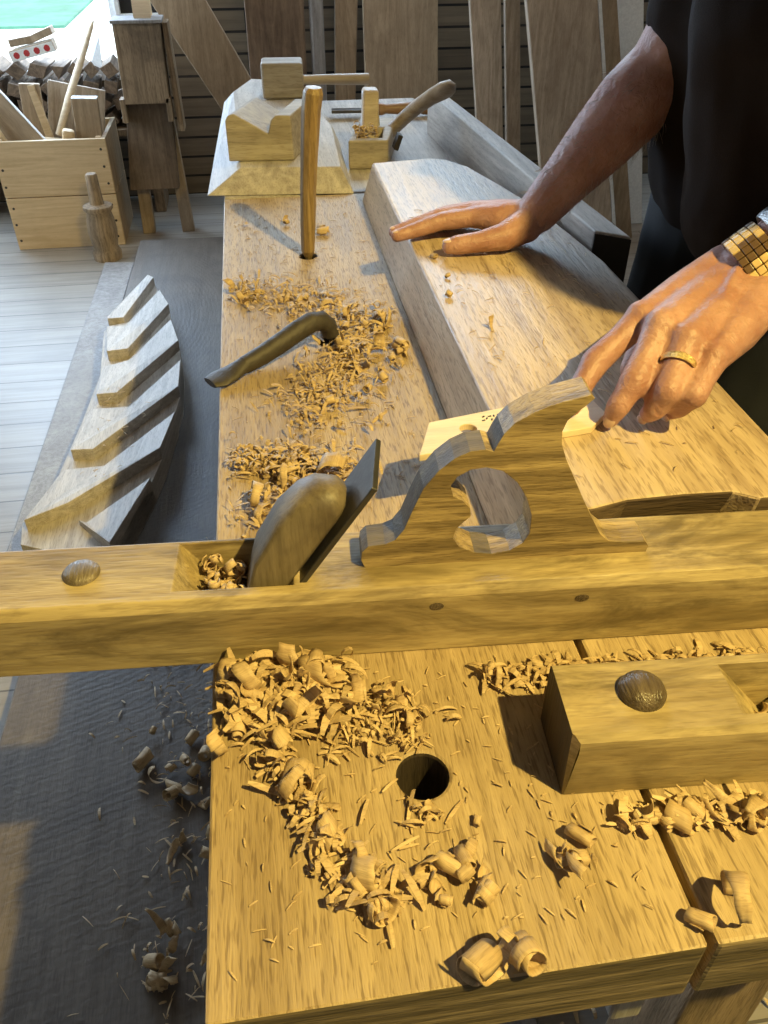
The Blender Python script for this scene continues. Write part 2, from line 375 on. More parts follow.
# ------------------------------------------------------------------ timber slab on the floor and thin plank beside it
s = MB().hexa([(-.585, -.2, 0), (.28, -.2, 0), (.28, 3.62, 0), (-.538, 3.636, 0)], [(-.585, -.2, .08), (.28, -.2, .08), (.28, 3.62, .08), (-.538, 3.636, .08)])
tag(s.build('timber_slab', M['slab'], bev=.004), 'wide dark rough-sawn slab lying on the floor along the bench', 'slab')
s = MB().hexa([(-.70, 1.35, 0), (-.60, 1.35, 0), (-.56, 3.515, 0), (-.684, 3.533, 0)], [(-.70, 1.35, .03), (-.60, 1.35, .03), (-.56, 3.515, .03), (-.684, 3.533, .03)])
tag(s.build('floor_plank', M['greyboard'], bev=.003), 'thin grey plank lying flat on the floor along the slab edge', 'plank')

# ------------------------------------------------------------------ the workbench
bench = thing('workbench', 'heavy oak workbench with split plank top strewn with shavings', 'workbench', (0, 0, 0))
o = MB().box((.0855, 1.04, .742), (.335, 1.644, .076)).build('bench_top_plank', M['bench'], bench)
cut(o, MB().tube([(.086, .376, .6), (.086, .376, .9)], .0205, 32), MB().tube([(.076, 1.503, .6), (.076, 1.503, .9)], .0165, 20), MB().tube([(.083, 1.145, .6), (.083, 1.145, .9)], .016, 20))
endgrain(o, 'Y', M['benchend']); o.data.materials.append(M['holeshade'])
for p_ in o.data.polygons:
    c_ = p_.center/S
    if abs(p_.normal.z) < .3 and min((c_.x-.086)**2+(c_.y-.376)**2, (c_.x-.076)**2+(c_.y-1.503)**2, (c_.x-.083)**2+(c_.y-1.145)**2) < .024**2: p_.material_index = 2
addbev(o, .0035)
endgrain(MB().box((.383, 1.04, .742), (.248, 1.644, .076)).build('bench_top_plank', M['bench'], bench, bev=.0035), 'Y', M['benchend'])
MB().box((.21, 2.33, .742), (.584, .92, .076)).build('bench_top_plank', M['grey'], bench, bev=.004)
for x, y in ((.0, .36), (.42, .36), (.0, 2.45), (.42, 2.45)):
    MB().hexa([(x-.05, y-.05, 0), (x+.05, y-.05, 0), (x+.05, y+.05, 0), (x-.05, y+.05, 0)], [(x-.045, y-.045, .704), (x+.045, y-.045, .704), (x+.045, y+.045, .704), (x-.045, y+.045, .704)]).build('leg', M['old'], bench, bev=.004)
for y in (.36, 2.45): MB().box((.21, y, .62), (.36, .05, .10)).build('rail', M['old'], bench, bev=.004)
MB().box((.268, .30, .60), (.03, .05, .20)).build('batten', M['greyboard'], bench, bev=.004)
# side board of the tool well, far side
MB().box((.535, 2.02, .745), (.09, 1.56, .03)).build('well_floor', M['grey'], bench, bev=.002)
MB().hexa([(.462, 2.36, .76), (.497, 2.37, .76), (.583, 1.24, .76), (.532, 1.275, .76)], [(.462, 2.36, .882), (.497, 2.37, .882), (.583, 1.24, .882), (.534, 1.275, .882)]).build('side_board', M['grey'], bench, bev=.003)
MB().hexa([(.5325, 1.2745, .765), (.5825, 1.2395, .765), (.5825, 1.2365, .765), (.5325, 1.2715, .765)], [(.5345, 1.2745, .878), (.5825, 1.2395, .878), (.5825, 1.2365, .878), (.5345, 1.2715, .878)]).build('end_cap', M['black'], bench)

# ------------------------------------------------------------------ thick oak board under the hands
top = [(.238, .60), (.29, .592), (.33, .601), (.389, .602), (.44, .599), (.462, .585), (.527, .585), (.527, 1.20), (.498, 1.47), (.468, 1.60), (.43, 1.745), (.395, 1.80), (.364, 1.816), (.237, 1.797)]
bot = [(.214, .60), (.27, .592), (.33, .62), (.389, .622), (.43, .618), (.45, .585), (.505, .585), (.505, 1.20), (.480, 1.47), (.455, 1.60), (.42, 1.745), (.39, 1.80), (.364, 1.816), (.214, 1.797)]
o = MB().hexa([(x, y, .7806) for x, y in bot], [(x, y, .86) for x, y in top]).build('oak_board', M['beam'], bev=.003)
endgrain(o, 'Y', M['beamend'])
tag(o, 'broad thick planed oak board lying on the bench under both hands', 'board')

# ------------------------------------------------------------------ carved, notched frame timber
Tt = [[(-.542, 2.637), (-.442, 3.015), (-.415, 2.958), (-.488, 2.627), (-.538, 2.624)],  # corners, like most positions in this script, were worked out from image pixels
      [(-.543, 2.604), (-.475, 2.633), (-.391, 2.884), (-.347, 2.715), (-.452, 2.396), (-.514, 2.387)],
      [(-.518, 2.322), (-.448, 2.355), (-.337, 2.631), (-.300, 2.431), (-.456, 2.123), (-.512, 2.121)],
      [(-.524, 2.073), (-.42, 2.071), (-.291, 2.332), (-.285, 2.136), (-.485, 1.837), (-.541, 1.842)],
      [(-.554, 1.78), (-.454, 1.784), (-.291, 2.025), (-.315, 1.82), (-.513, 1.613), (-.602, 1.56)],
      [(-.487, 1.568), (-.467, 1.555), (-.334, 1.716), (-.400, 1.451)]]
near = [[3, 4], [4, 5], [4, 5], [4, 5], [4, 5], []]
s = MB(); zt, zl = .18, .150
base = [(-.622, 1.60), (-.610, 1.515), (-.45, 1.44), (-.400, 1.451), (-.334, 1.716), (-.315, 1.82), (-.285, 2.136), (-.291, 2.332), (-.300, 2.431), (-.337, 2.631), (-.347, 2.715), (-.391, 2.884), (-.415, 2.958), (-.442, 3.015), (-.542, 2.637), (-.555, 2.60), (-.53, 2.3), (-.545, 2.05), (-.57, 1.77)]
s.hexa([(x, y, .081) for x, y in base], [(x, y, .146) for x, y in base])
for i, p in enumerate(Tt):
    hi = []
    for k, (x, y) in enumerate(p):
        far = (k < 3 and i in (1, 2, 3, 4)) or (i == 5 and k in (0, 1, 2)) or (i == 0 and k == 1)
        hi.append((x, y, zt if not far else (zl+.012 if i else zt-.012)))
    s.hexa([(x, y, .085) for x, y in p], hi)
tag(s.build('notched_frame_timber', M['notch'], bev=.0015), 'curved timber with stepped slanting notches lying on the dark slab', 'timber')

# ------------------------------------------------------------------ the long jointer plane
A = -math.atan(.059)
jp = thing('jointer_plane', 'very long wooden jointer plane lying across the bench, with open handle', 'hand plane', (0, .513, .7806), A)
prof = [(0, 0), (0, .067), (.0055, .077), (.083, .077), (.085, .075), (.085, 0)]
o = MB().hexa([(-.36, v, w_) for v, w_ in prof], [(.60, v, w_) for v, w_ in prof]).build('plane_body', M['beech'], jp)
thr = [(-.109, .09), (-.109, .077), (-.062, .012), (-.040, .012), (.004, .09)]
cut(o, MB().prism(thr, 'XZ', .0165, .0795))
addbev(o, .0012)
# wooden wedge, cutting iron
th = math.radians(57); d = Vector((math.cos(th), 0, math.sin(th))); nrm = Vector((-math.sin(th), 0, math.cos(th)))
def slant(base, ln, thick, v0, v1, tip):
    # a bar along d from base; outline in (along d, across v)
    pass
b0 = Vector((-.047, 0, .035))
side = []
def wedge_pts(v):
    p = lambda a, n_: b0+d*a+nrm*n_+Vector((0, v, 0))
    return [p(-.015, -.014), p(.146, -.016), p(.153, -.012), p(.155, -.002), p(.149, .012), p(.134, .022), p(.105, .028), p(.055, .023), p(.012, .010), p(-.015, .002)]
s = MB()
vs = [.0235, .026, .034, .046, .058, .068, .0715]; ends = [.83, .91, .98, 1.0, .98, .91, .83]
rings = []
for v, e in zip(vs, ends):
    pts = wedge_pts(v); c = b0+d*.05+Vector((0, v, 0))
    rings.append([s.bm.verts.new(c+(q-c)*(e if (q-b0).dot(d) > .09 else 1)) for q in pts])
s.bm.faces.new(rings[0][::-1]); s.bm.faces.new(rings[-1])
for a, b_ in zip(rings, rings[1:]):
    for k in range(len(a)): s.bm.faces.new((a[k], a[(k+1) % len(a)], b_[(k+1) % len(a)], b_[k]))
o = s.build('wedge', M['wedge'], jp, bev=.0025, smooth=True, angle=50)
# iron: flat plate behind the wedge
def ipts(v, top): 
    p = lambda a, n_: b0+d*a+nrm*n_+Vector((0, v, 0))
    return [p(-.022, -.0235), p(top, -.0235), p(top, -.018), p(-.022, -.018)]
s = MB().hexa(ipts(.018, .180), ipts(.0735, .194))
s.build('cutting_iron', M['steel'], jp, bev=.001)
MB().lathe((-.191, .0465, .0755), [(.0165, 0), (.0165, .003), (.014, .006), (.007, .0078), (.0005, .008)], 28).build('strike_button', M['buttonpale'], jp, smooth=True)
for u, w_ in ((.121, .060), (.252, .0595)):
    MB().lathe((u, -.0008, w_-.004), [(.0005, .0), (.0065, .0004), (.0065, .006)], 18, 'Y', 1, .65).build('peg_plug', M['button'], jp, smooth=False)
tote = [(0.06, 0.0765), (0.0566, 0.086), (0.0576, 0.095), (0.063, 0.1012), (0.0779, 0.1028), (0.0867, 0.107), (0.0945, 0.1185), (0.1018, 0.1399), (0.1101, 0.1615), (0.1225, 0.1793), (0.1349, 0.1903), (0.1474, 0.1967), (0.1601, 0.1978), (0.1668, 0.1953), (0.1694, 0.2023), (0.1738, 0.212), (0.1814, 0.2214), (0.1971, 0.2315), (0.213, 0.2378), (0.2291, 0.2417), (0.2401, 0.2446), (0.2435, 0.2415), (0.2382, 0.2355), (0.2309, 0.2290), (0.2243, 0.2216), (0.2215, 0.2119), (0.2228, 0.1993), (0.2289, 0.1834), (0.2383, 0.1642), (0.2481, 0.1443), (0.2599, 0.1206), (0.2712, 0.1005), (0.2804, 0.092), (0.295, 0.0895), (0.3143, 0.0895), (0.319, 0.0835), (0.3175, 0.0765)]
hole = [(0.1331, 0.1627), (0.1381, 0.1718), (0.1486, 0.1783), (0.1615, 0.1801), (0.1761, 0.1756), (0.1894, 0.1632), (0.1995, 0.1461), (0.2057, 0.1272), (0.2062, 0.1066), (0.2012, 0.0955), (0.1903, 0.0875), (0.1741, 0.0845), (0.1583, 0.0875), (0.1436, 0.0955), (0.1379, 0.1055), (0.1401, 0.1157), (0.1465, 0.1232), (0.1523, 0.1294), (0.1512, 0.138), (0.144, 0.1469), (0.1359, 0.1516)]
o = MB().prism(tote, 'XZ', .033, .063).build('handle', M['oaktote'], jp)
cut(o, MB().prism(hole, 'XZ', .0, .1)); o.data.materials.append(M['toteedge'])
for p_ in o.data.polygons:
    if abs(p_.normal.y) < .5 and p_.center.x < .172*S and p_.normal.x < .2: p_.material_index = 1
addbev(o, .006, 3, 50)

# ------------------------------------------------------------------ the shorter jack plane
ka = math.atan2(-.012, .17)
jk = thing('jack_plane', 'short wooden bench plane with dark round striking button, near the split', 'hand plane', (.190, .343, .7806), ka)
prof = [(0, .0), (0, .064), (.004, .070), (.070, .070), (.073, .067), (.073, 0)]
o = MB().hexa([(0, v, w_) for v, w_ in prof], [(.44, v, w_) for v, w_ in prof]).build('plane_body', M['beech'], jk)
cut(o, MB().prism([(.132, .09), (.132, .070), (.185, .008), (.20, .008), (.25, .09)], 'XZ', .013, .062),
    MB().hexa([(-.03, -.03, -.03), (.03, -.02, -.03), (-.02, .012, -.03)], [(-.03, -.03, .10), (.011, -.006, .10), (-.008, .012, .10)]),
    MB().hexa([(-.02, -.02, .0), (-.02, .1, .0), (-.008, .1, .08), (-.02, -.02, .08)], [(-.001, -.02, -.001), (-.001, .1, -.001), (-.0004, .1, .08), (-.0004, -.02, .08)]))
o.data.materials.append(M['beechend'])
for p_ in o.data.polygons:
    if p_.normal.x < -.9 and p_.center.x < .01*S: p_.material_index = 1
addbev(o, .0012)
th2 = math.radians(48); d2 = Vector((math.cos(th2), 0, math.sin(th2))); n2 = Vector((-math.sin(th2), 0, math.cos(th2)))
b2 = Vector((.184, 0, .018))
MB().hexa([tuple(b2+d2*a+n2*q+Vector((0, .016, 0))) for a, q in ((0, 0), (.13, 0), (.125, .02), (.0, .005))], [tuple(b2+d2*a+n2*q+Vector((0, .059, 0))) for a, q in ((0, 0), (.13, 0), (.125, .02), (.0, .005))]).build('wedge', M['wedge'], jk, bev=.002)
MB().hexa([tuple(b2+d2*a+n2*q+Vector((0, .015, 0))) for a, q in ((0, -.005), (.16, -.005), (.16, -.001), (0, -.001))], [tuple(b2+d2*a+n2*q+Vector((0, .060, 0))) for a, q in ((0, -.005), (.16, -.005), (.16, -.001), (0, -.001))]).build('cutting_iron', M['steel'], jk, bev=.0008)
MB().lathe((.0625, .0385, .069), [(.0185, 0), (.0185, .004), (.016, .009), (.010, .0125), (.0005, .0135)], 32).build('strike_button', M['button'], jk, smooth=True)

# ------------------------------------------------------------------ pale drilled strip under the near hand
o = MB().prism([(.1385, .695), (.1605, .757), (.352, .798), (.361, .748), (.335, .7215), (.298, .716)], 'XY', .8605, .8685).build('strip_body', M['pale'])
cut(o, MB().tube([(.2005, .738, .8), (.2005, .738, .9)], .0095, 24)); addbev(o, .0008)
t = thing('drilled_strip', 'thin pale wooden strip with a drilled hole, held under ringed hand', 'wooden strip', (0, 0, 0))
o.parent = t
s = MB()
for x, y, a in ((.221, .752, 20), (.2255, .7555, 60), (.2295, .7595, 10), (.2345, .7600, 80), (.2225, .7595, 40), (.238, .7565, 30), (.2305, .7525, 70), (.2405, .7625, 20)):
    s.box((x, y, .86865), (.0038, .0018, .0006), R('Z', a))
s.build('stamped_marks', M['black'], t)

# ------------------------------------------------------------------ iron holdfast
s = MB()
pts = [(.083, 1.145, .70), (.083, 1.145, .772), (.0845, 1.146, .792), (.081, 1.143, .808), (.072, 1.137, .819), (.056, 1.128, .822), (.034, 1.114, .816), (.008, 1.097, .807), (-.020, 1.078, .799), (-.046, 1.061, .794)]
s.tube(pts, [.0130, .0130, .0135, .0140, .0145, .0150, .0150, .0145, .0138, .0125], 14)
t = thing('holdfast', 'bent black iron holdfast standing in a bench hole among shavings', 'holdfast', (0, 0, 0))
s.build('shank', M['iron'], t, smooth=True)
s = MB().tube([(-.040, 1.065, .796), (-.052, 1.057, .793), (-.066, 1.047, .790), (-.082, 1.037, .788), (-.094, 1.029, .7875)], [(.012, .012), (.014, .010), (.019, .007), (.022, .0055), (.015, .005)], 14)
s.build('pad', M['iron'], t, smooth=True)

# ------------------------------------------------------------------ wooden bench peg
s = MB()
ax = [(.076, 1.503, .735), (.076, 1.503, .79), (.079, 1.503, .84), (.083, 1.503, .90), (.089, 1.502, .97), (.095, 1.502, 1.03), (.100, 1.501, 1.056), (.1005, 1.501, 1.064)]
s.tube(ax, [(.012, .012), (.0135, .0125), (.0165, .014), (.0165, .0145), (.018, .0155), (.020, .017), (.0205, .017), (.017, .014)], 9)
tag(s.build('bench_peg', M['peg'], bev=.001), 'tapered honey-brown wooden peg standing upright in a bench hole', 'peg')

# ------------------------------------------------------------------ bevelled block, V-block and tools at the far end
lo = [(-.119, 1.885), (.203, 1.855), (.215, 2.30), (.12, 2.93), (-.02, 2.98), (-.089, 2.80)]
hi = [(-.040, 1.93), (.180, 1.905), (.195, 2.28), (.11, 2.86), (0.0, 2.90), (-.055, 2.72)]
tag(MB().hexa([(x, y, .781) for x, y in lo], [(x, y, .826) for x, y in hi]).build('sloped_edge_plank', M['grey'], bev=.002), 'wide silvery plank with sloping edges across the far bench end', 'plank')
vp = [(-.066, .827), (-.066, .912), (-.060, .922), (-.046, .926), (.026, .884), (.034, .912), (.044, .921), (.078, .921), (.080, .827)]
s = MB().hexa([(x, 1.97-.06*(x), z) for x, z in vp], [(x+.055, 2.13-.06*x, z) for x, z in vp])
tag(s.build('grooved_block', M['greyx'], bev=.003), 'chunky wooden block with a V-shaped groove on the silvery plank', 'block')
t = thing('mallet', 'square-headed wooden mallet lying at the far bench end', 'mallet', (0, 0, 0))
MB().box((.090, 2.64, .873), (.118, .10, .092), R('Z', -3)).build('mallet_head', M['greyx'], t, bev=.008, seg=3)
MB().tube([(.13, 2.635, .868), (.22, 2.64, .866), (.34, 2.65, .862)], [.012, .014, .016], 12).build('handle', M['handle'], t, smooth=True)
t = thing('chisel', 'chisel with dark blade and brown turned handle behind the grooved block', 'chisel', (0, 0, 0))
MB().box((.285, 2.55, .80), (.13, .03, .008), R('Z', -4)).build('blade', M['steel'], t, bev=.001)
MB().lathe((.345, 2.545, .803), [(.010, 0), (.017, .01), (.017, .02), (.013, .03), (.016, .07), (.017, .11), (.014, .13), (.019, .14), (.019, .16), (.010, .165)], 16, 'X').build('handle', M['handlebrown'], t, smooth=True)
# horned plane with wedge and grey horn
t = thing('horned_plane', 'small wooden plane with grey curved horn and shavings in its mouth', 'hand plane', (0, 0, 0))
o = MB().hexa([(.212, 2.04, .781), (.306, 2.03, .781), (.360, 2.25, .781), (.268, 2.26, .781)], [(.212, 2.04, .846), (.306, 2.03, .846), (.360, 2.25, .846), (.268, 2.26, .846)]).build('plane_body', M['greyx'], t)
cut(o, MB().hexa([(.240, 2.07, .81), (.295, 2.065, .81), (.31, 2.14, .81), (.255, 2.145, .81)], [(.234, 2.055, .87), (.294, 2.05, .87), (.315, 2.16, .87), (.255, 2.165, .87)])); addbev(o, .004)
MB().hexa([(.25, 2.11, .80), (.292, 2.105, .80), (.297, 2.135, .80), (.255, 2.14, .80)], [(.264, 2.17, .925), (.305, 2.165, .925), (.303, 2.195, .930), (.264, 2.20, .930)]).build('wedge', M['handle'], t, bev=.007, seg=3)
MB().box((.288, 2.185, .875), (.035, .006, .10), R('X', -28)).build('cutting_iron', M['steel'], t, bev=.001)
MB().tube([(.325, 2.18, .82), (.343, 2.165, .843), (.366, 2.15, .868), (.395, 2.135, .895), (.425, 2.12, .918), (.450, 2.11, .932), (.466, 2.105, .938), (.476, 2.10, .938)], [.017, .0165, .0165, .0175, .0185, .020, .0185, .010], 14).build('horn', M['handle'], t, smooth=True)
MB().box((.332, 2.055, .836), (.012, .03, .035), R('Y', 20)).build('horn_bolt', M['iron'], t, bev=.002)

# ------------------------------------------------------------------ crate with off-cuts
cr = thing('offcut_crate', 'nailed pine crate full of wooden off-cuts under the window', 'crate', (0, 0, 0))
fbs = []
x0, x1, y0, y1 = -1.095, -.632, 3.816, 4.20
for z0, z1 in ((.0, .222), (.226, .452)):
    MB().box(((x0+x1)/2, y0+.009, (z0+z1)/2), (x1-x0, .018, z1-z0)).build('front_board', M['pine'], cr, bev=.002); fbs.append(bpy.context.scene.collection.objects[-1])
    MB().box(((x0+x1)/2, y1-.009, (z0+z1)/2), (x1-x0, .018, z1-z0)).build('back_board', M['pine'], cr, bev=.002)
    for x in (x0+.009, x1-.009): MB().box((x, (y0+y1)/2, (z0+z1)/2), (.018, y1-y0-.038, z1-z0)).build('side_board', M['tan'], cr, bev=.002)
MB().box(((x0+x1)/2, (y0+y1)/2, .012), (x1-x0-.04, y1-y0-.04, .02)).build('bottom_board', M['pine'], cr)
for x in (x0+.03, x1-.03):
    for y in (y0+.03, y1-.03): MB().box((x, y, .24), (.022, .022, .43)).build('corner_post', M['pine'], cr, bev=.002)
for x in (x0+.02, x1-.02):
    for z in (.04, .11, .18, .27, .34, .41): MB().lathe((x+random.uniform(-.006, .006), y0-.0015, z), [(.0005, 0), (.0055, .0004), (.0055, .002)], 10, 'Y').build('nail', M['iron'], fbs[0 if z < .22 else 1])
def offcut(name, lab, cat, c, dim, rot, mat, group=None, bev=.003):
    o = MB().box((0, 0, 0), dim).build(name, mat, bev=bev); o.location = Vector(c)*S; o.rotation_euler = [math.radians(a) for a in rot]
    return tag(o, lab, cat, group)
offcut('board_offcut', 'grey-brown board with white lit edge leaning out of the crate', 'off-cut', (-.965, 3.90, .425), (.13, .022, .46), (-8, -37, 0), M['tan'])
MB().box((.0665, 0, 0), (.003, .021, .455)).build('lit_edge', M['white'], bpy.context.scene.collection.objects[-1])  # white strip paints the light caught along the board edge
offcut('board_offcut', 'thin pale lath leaning steeply beside the white-edged board in crate', 'off-cut', (-1.03, 3.86, .40), (.025, .015, .40), (-4, -24, 0), M['pine'])
offcut('board_offcut', 'upright brown block end rising from the middle of the crate', 'off-cut', (-.96, 4.07, .40), (.085, .05, .44), (-6, 4, 8), M['tan'])
offcut('board_offcut', 'broad tan panel lying tilted inside the crate behind the brown block', 'off-cut', (-.80, 4.14, .42), (.24, .02, .36), (-5, 12, 0), M['plank'])
offcut('board_offcut', 'square brown post with white top standing in crate corner', 'off-cut', (-.715, 3.93, .345), (.105, .07, .48), (-3, 3, 4), M['tan'])
MB().box((0, 0, .2415), (.103, .068, .003)).build('white_top', M['white'], bpy.context.scene.collection.objects[-1])  # thin white plate covering the post top
offcut('board_offcut', 'flat pale board lying low across the crate contents', 'off-cut', (-.855, 3.975, .40), (.15, .075, .02), (8, 10, 6), M['pine'])
offcut('board_offcut', 'narrow crooked batten standing beside the brown block in the crate', 'off-cut', (-.905, 4.05, .42), (.03, .025, .40), (-8, -10, 0), M['pine'])
offcut('board_offcut', 'short round-cornered chunk of wood in the crate by the post', 'off-cut', (-.80, 3.875, .40), (.05, .05, .16), (0, 12, 10), M['pine'], bev=.012)
s = MB().tube([(-.86, 4.04, .42), (-.79, 4.06, .56), (-.715, 4.11, .70), (-.655, 4.15, .815), (-.64, 4.16, .838)], [(.020, .016), (.022, .016), (.020, .014), (.014, .010), (.003, .003)], 10)
tag(s.build('pointed_stake', M['pale'], smooth=True), 'long pale pointed stake leaning diagonally across the bright window', 'stake')

# turned piece in front of the crate
s = MB().lathe((-.69, 3.66, 0), [(.06, 0), (.062, .03), (.052, .05), (.056, .075), (.062, .12), (.058, .17), (.050, .20), (.062, .215), (.060, .228), (.030, .235), (.027, .27), (.024, .35), (.020, .356)], 24)
tag(s.build('turned_post', M['old'], smooth=True), 'turned wooden post with thin neck standing on floor before the crate', 'turned post')

# ------------------------------------------------------------------ plank-fronted stand
st = thing('wooden_stand', 'weathered brown wooden stand with plank front on two legs', 'stand', (0, 0, 0))
MB().hexa([(-.528, 3.83, .575), (-.345, 3.83, .575), (-.345, 3.96, .575), (-.528, 3.96, .575)], [(-.522, 3.83, .868), (-.338, 3.83, .868), (-.338, 3.96, .868), (-.522, 3.96, .868)]).build('front_plank', M['old'], st, bev=.003)
MB().box((-.43, 3.893, .872), (.20, .14, .012)).build('top_board', M['greyboard'], st, bev=.002)
MB().hexa([(-.578, 3.885, .215), (-.362, 3.885, .215), (-.362, 3.935, .215), (-.578, 3.935, .215)], [(-.528, 3.885, .585), (-.345, 3.885, .585), (-.345, 3.935, .585), (-.528, 3.935, .585)]).build('lower_panel', M['olddark'], st, bev=.003)
for x in (-.535, -.350): MB().box((x, 3.86, .55), (.022, .06, .09)).build('lug', M['old'], st, bev=.002)
MB().hexa([(-.325, 3.85, .46), (-.300, 3.85, .46), (-.300, 3.95, .46), (-.325, 3.95, .46)], [(-.332, 3.85, .865), (-.310, 3.85, .865), (-.310, 3.95, .865), (-.332, 3.95, .865)]).build('side_rail', M['old'], st, bev=.003)
for xa, xb in ((-.535, -.52), (-.355, -.375)):
    MB().hexa([(xa-.028, 3.945, 0), (xa+.028, 3.945, 0), (xa+.028, 3.995, 0), (xa-.028, 3.995, 0)], [(xb-.024, 3.94, .56), (xb+.024, 3.94, .56), (xb+.024, 3.99, .56), (xb-.024, 3.99, .56)]).build('leg', M['tan'], st, bev=.003)
# bent strip on the stand
s = MB(); pr = []
for k in range(13):
    a = PI*k/12; pr.append((-.405, 3.90-.035*math.cos(a), .879+.075*math.sin(a)))
for q, w_ in ((pr, 0),):
    for k in range(12):
        a, b_ = Vector(pr[k]), Vector(pr[k+1]); c = Vector((-.405, 3.90, .879))
        na, nb = (a-c).normalized()*.004, (b_-c).normalized()*.004; h = Vector((.034, 0, 0))
        s.hexa([tuple(a-h), tuple(a+h), tuple(b_+h), tuple(b_-h)], [tuple(a-h+na), tuple(a+h+na), tuple(b_+h+nb), tuple(b_-h+nb)])
tag(s.build('bentwood_strip', M['pale']), 'short pale bent wooden strip arched on top of the brown stand', 'bent strip')

# ------------------------------------------------------------------ firewood under the window
rk = thing('log_support', 'low dark rack added to hold up split firewood under the window', 'rack', (0, 0, 0))  # rack added as a support beneath the visible logs
MB().box((-.95, 4.36, .375), (1.0, .26, .03)).build('support_shelf', M['old'], rk, bev=.003)
for x in (-1.4, -.5): MB().box((x, 4.36, .180), (.05, .22, .358)).build('leg', M['old'], rk, bev=.003)
rnd = random.Random(5); li = 0
words = ['rough split log', 'wedge-shaped split log', 'dark split log', 'pale-ended split log']
for row in range(4):
    x = -1.40+.03*row
    while x < -.60:
        wd = rnd.uniform(.055, .095)
        if row == 3 and (not -1.08 < x+wd/2 < -.84 and rnd.random() < .35): x += wd; continue
        pts = []; n_ = rnd.choice((3, 4, 4, 5)); a0 = rnd.uniform(0, 6.28)
        for k in range(n_):
            a = a0+2*PI*k/n_; pts.append((math.cos(a)*wd*.56, math.sin(a)*.036))
        zmin = min(p[1] for p in pts); dy = rnd.uniform(0, .04)
        z = .518+row*.066-zmin-.036
        z = .3905+.0365+row*.070
        o = MB().hexa([(p[0], -.10, p[1]) for p in pts], [(p[0], .10, p[1]) for p in pts]).build('split_log', M['log'], bev=.002)
        o.location = Vector((x+wd/2, 4.36-dy, z))*S; o.rotation_euler = (0, rnd.uniform(-.2, .2), rnd.uniform(-.06, .06))
        tag(o, 'split firewood log stacked under the bright window', 'log', 'split firewood under the window')
        x += wd*1.14
t = thing('red_marked_block', 'white-faced block with row of red dots on top of the firewood', 'block', (-.945, 4.31, .712), math.radians(0))
MB().box((0, 0, .0), (.20, .07, .045), R('Y', -12)).build('block_body', M['tan'], t, bev=.003)
MB().box((0, -.0365, -.002), (.195, .003, .038), R('Y', -12)).build('white_face', M['white'], t)
for k in range(4):
    x = -.068+.045*k
    MB().lathe((x, -.0385, -.002+x*.2), [(.0005, 0), (.014, .0005), (.014, .002)], 8, 'Y').build('red_dot', M['red'], t)
offcut('roof_shaped_offcut', 'pair-cut brown batten lying atop the red-dotted block', 'off-cut', (-.99, 4.32, .748), (.10, .06, .03), (0, -8, 6), M['tan'])
offcut('roof_shaped_offcut', 'short brown batten tilted up beside the red-dotted block', 'off-cut', (-.892, 4.32, .772), (.10, .06, .03), (0, -20, -4), M['tan'])
s = MB().hexa([(-.70, 4.25, .66), (-.655, 4.25, .64), (-.655, 4.26, .64), (-.70, 4.26, .66)], [(-.715, 4.31, .72), (-.655, 4.32, .755), (-.655, 4.33, .755), (-.715, 4.32, .72)])
tag(s.build('white_scrap', M['white']), 'crumpled white scrap lying on the firewood near the stake', 'scrap')

# ------------------------------------------------------------------ boards leaning at the back
def lean(name, lab, bx, tx, yb, yt, h, th_, mat, cat='board', bev=.004):
    s = MB().hexa([(bx[0], yb, .001), (bx[1], yb, .001), (bx[1], yb+th_, .001), (bx[0], yb+th_, .001)], [(tx[0], yt, h), (tx[1], yt, h), (tx[1], yt+th_, h), (tx[0], yt+th_, h)])
    return tag(s.build(name, mat, bev=bev), lab, cat)
lean('leaning_board', 'wide tan board leaning diagonally beside the brown stand', (.15, .33), (-.85, -.58), 4.02, 4.12, 1.7, .035, M['tan'])
lean('leaning_board', 'dark brown cracked board standing upright behind the wooden peg', (-.01, .25), (.01, .275), 4.2, 4.35, 1.8, .04, M['brown'])
lean('leaning_pole', 'slim blue-grey pole standing upright at the back wall', (.285, .345), (.285, .352), 4.20, 4.35, 1.8, .04, M['greyboard'], 'pole', .012)
lean('leaning_board', 'narrow board beside the blue-grey pole, slightly tilted', (.37, .46), (.44, .56), 4.24, 4.38, 1.8, .035, M['tan'])
lean('leaning_board', 'broad smooth brown board standing beyond the curved plane horn', (.53, .885), (.515, .84), 4.16, 4.30, 1.7, .035, M['tan'])
lean('leaning_board', 'waney-edged pale plank leaning beyond the tool well', (1.02, 1.125), (.80, .955), 3.76, 3.86, 1.8, .03, M['plank'])
lean('leaning_board', 'narrow pale batten between the waney plank and widest board', (1.15, 1.215), (.985, 1.05), 3.80, 3.90, 1.8, .03, M['plank'])
lean('leaning_board', 'widest mottled plank leaning behind the bare forearm', (1.25, 1.56), (.90, 1.157), 3.48, 3.60, 1.8, .04, M['plank'])
MB().hexa([(1.562, 3.475, .001), (1.574, 3.475, .001), (1.574, 3.52, .001), (1.562, 3.52, .001)], [(1.158, 3.595, 1.8), (1.170, 3.595, 1.8), (1.170, 3.64, 1.8), (1.158, 3.64, 1.8)]).build('backlit_edge', M['white'], bpy.context.scene.collection.objects[-1])  # bright line of window light along the plank, painted as a white strip
lean('leaning_board', 'reddish narrow board just behind the widest mottled plank', (1.45, 1.68), (1.12, 1.255), 3.56, 3.68, 1.8, .03, M['tan'])
lean('leaning_sheet', 'pale grey panel leaning behind the reddish board by the shirt', (1.45, 1.80), (1.20, 1.50), 3.74, 3.86, 1.8, .015, M['white'], 'panel')

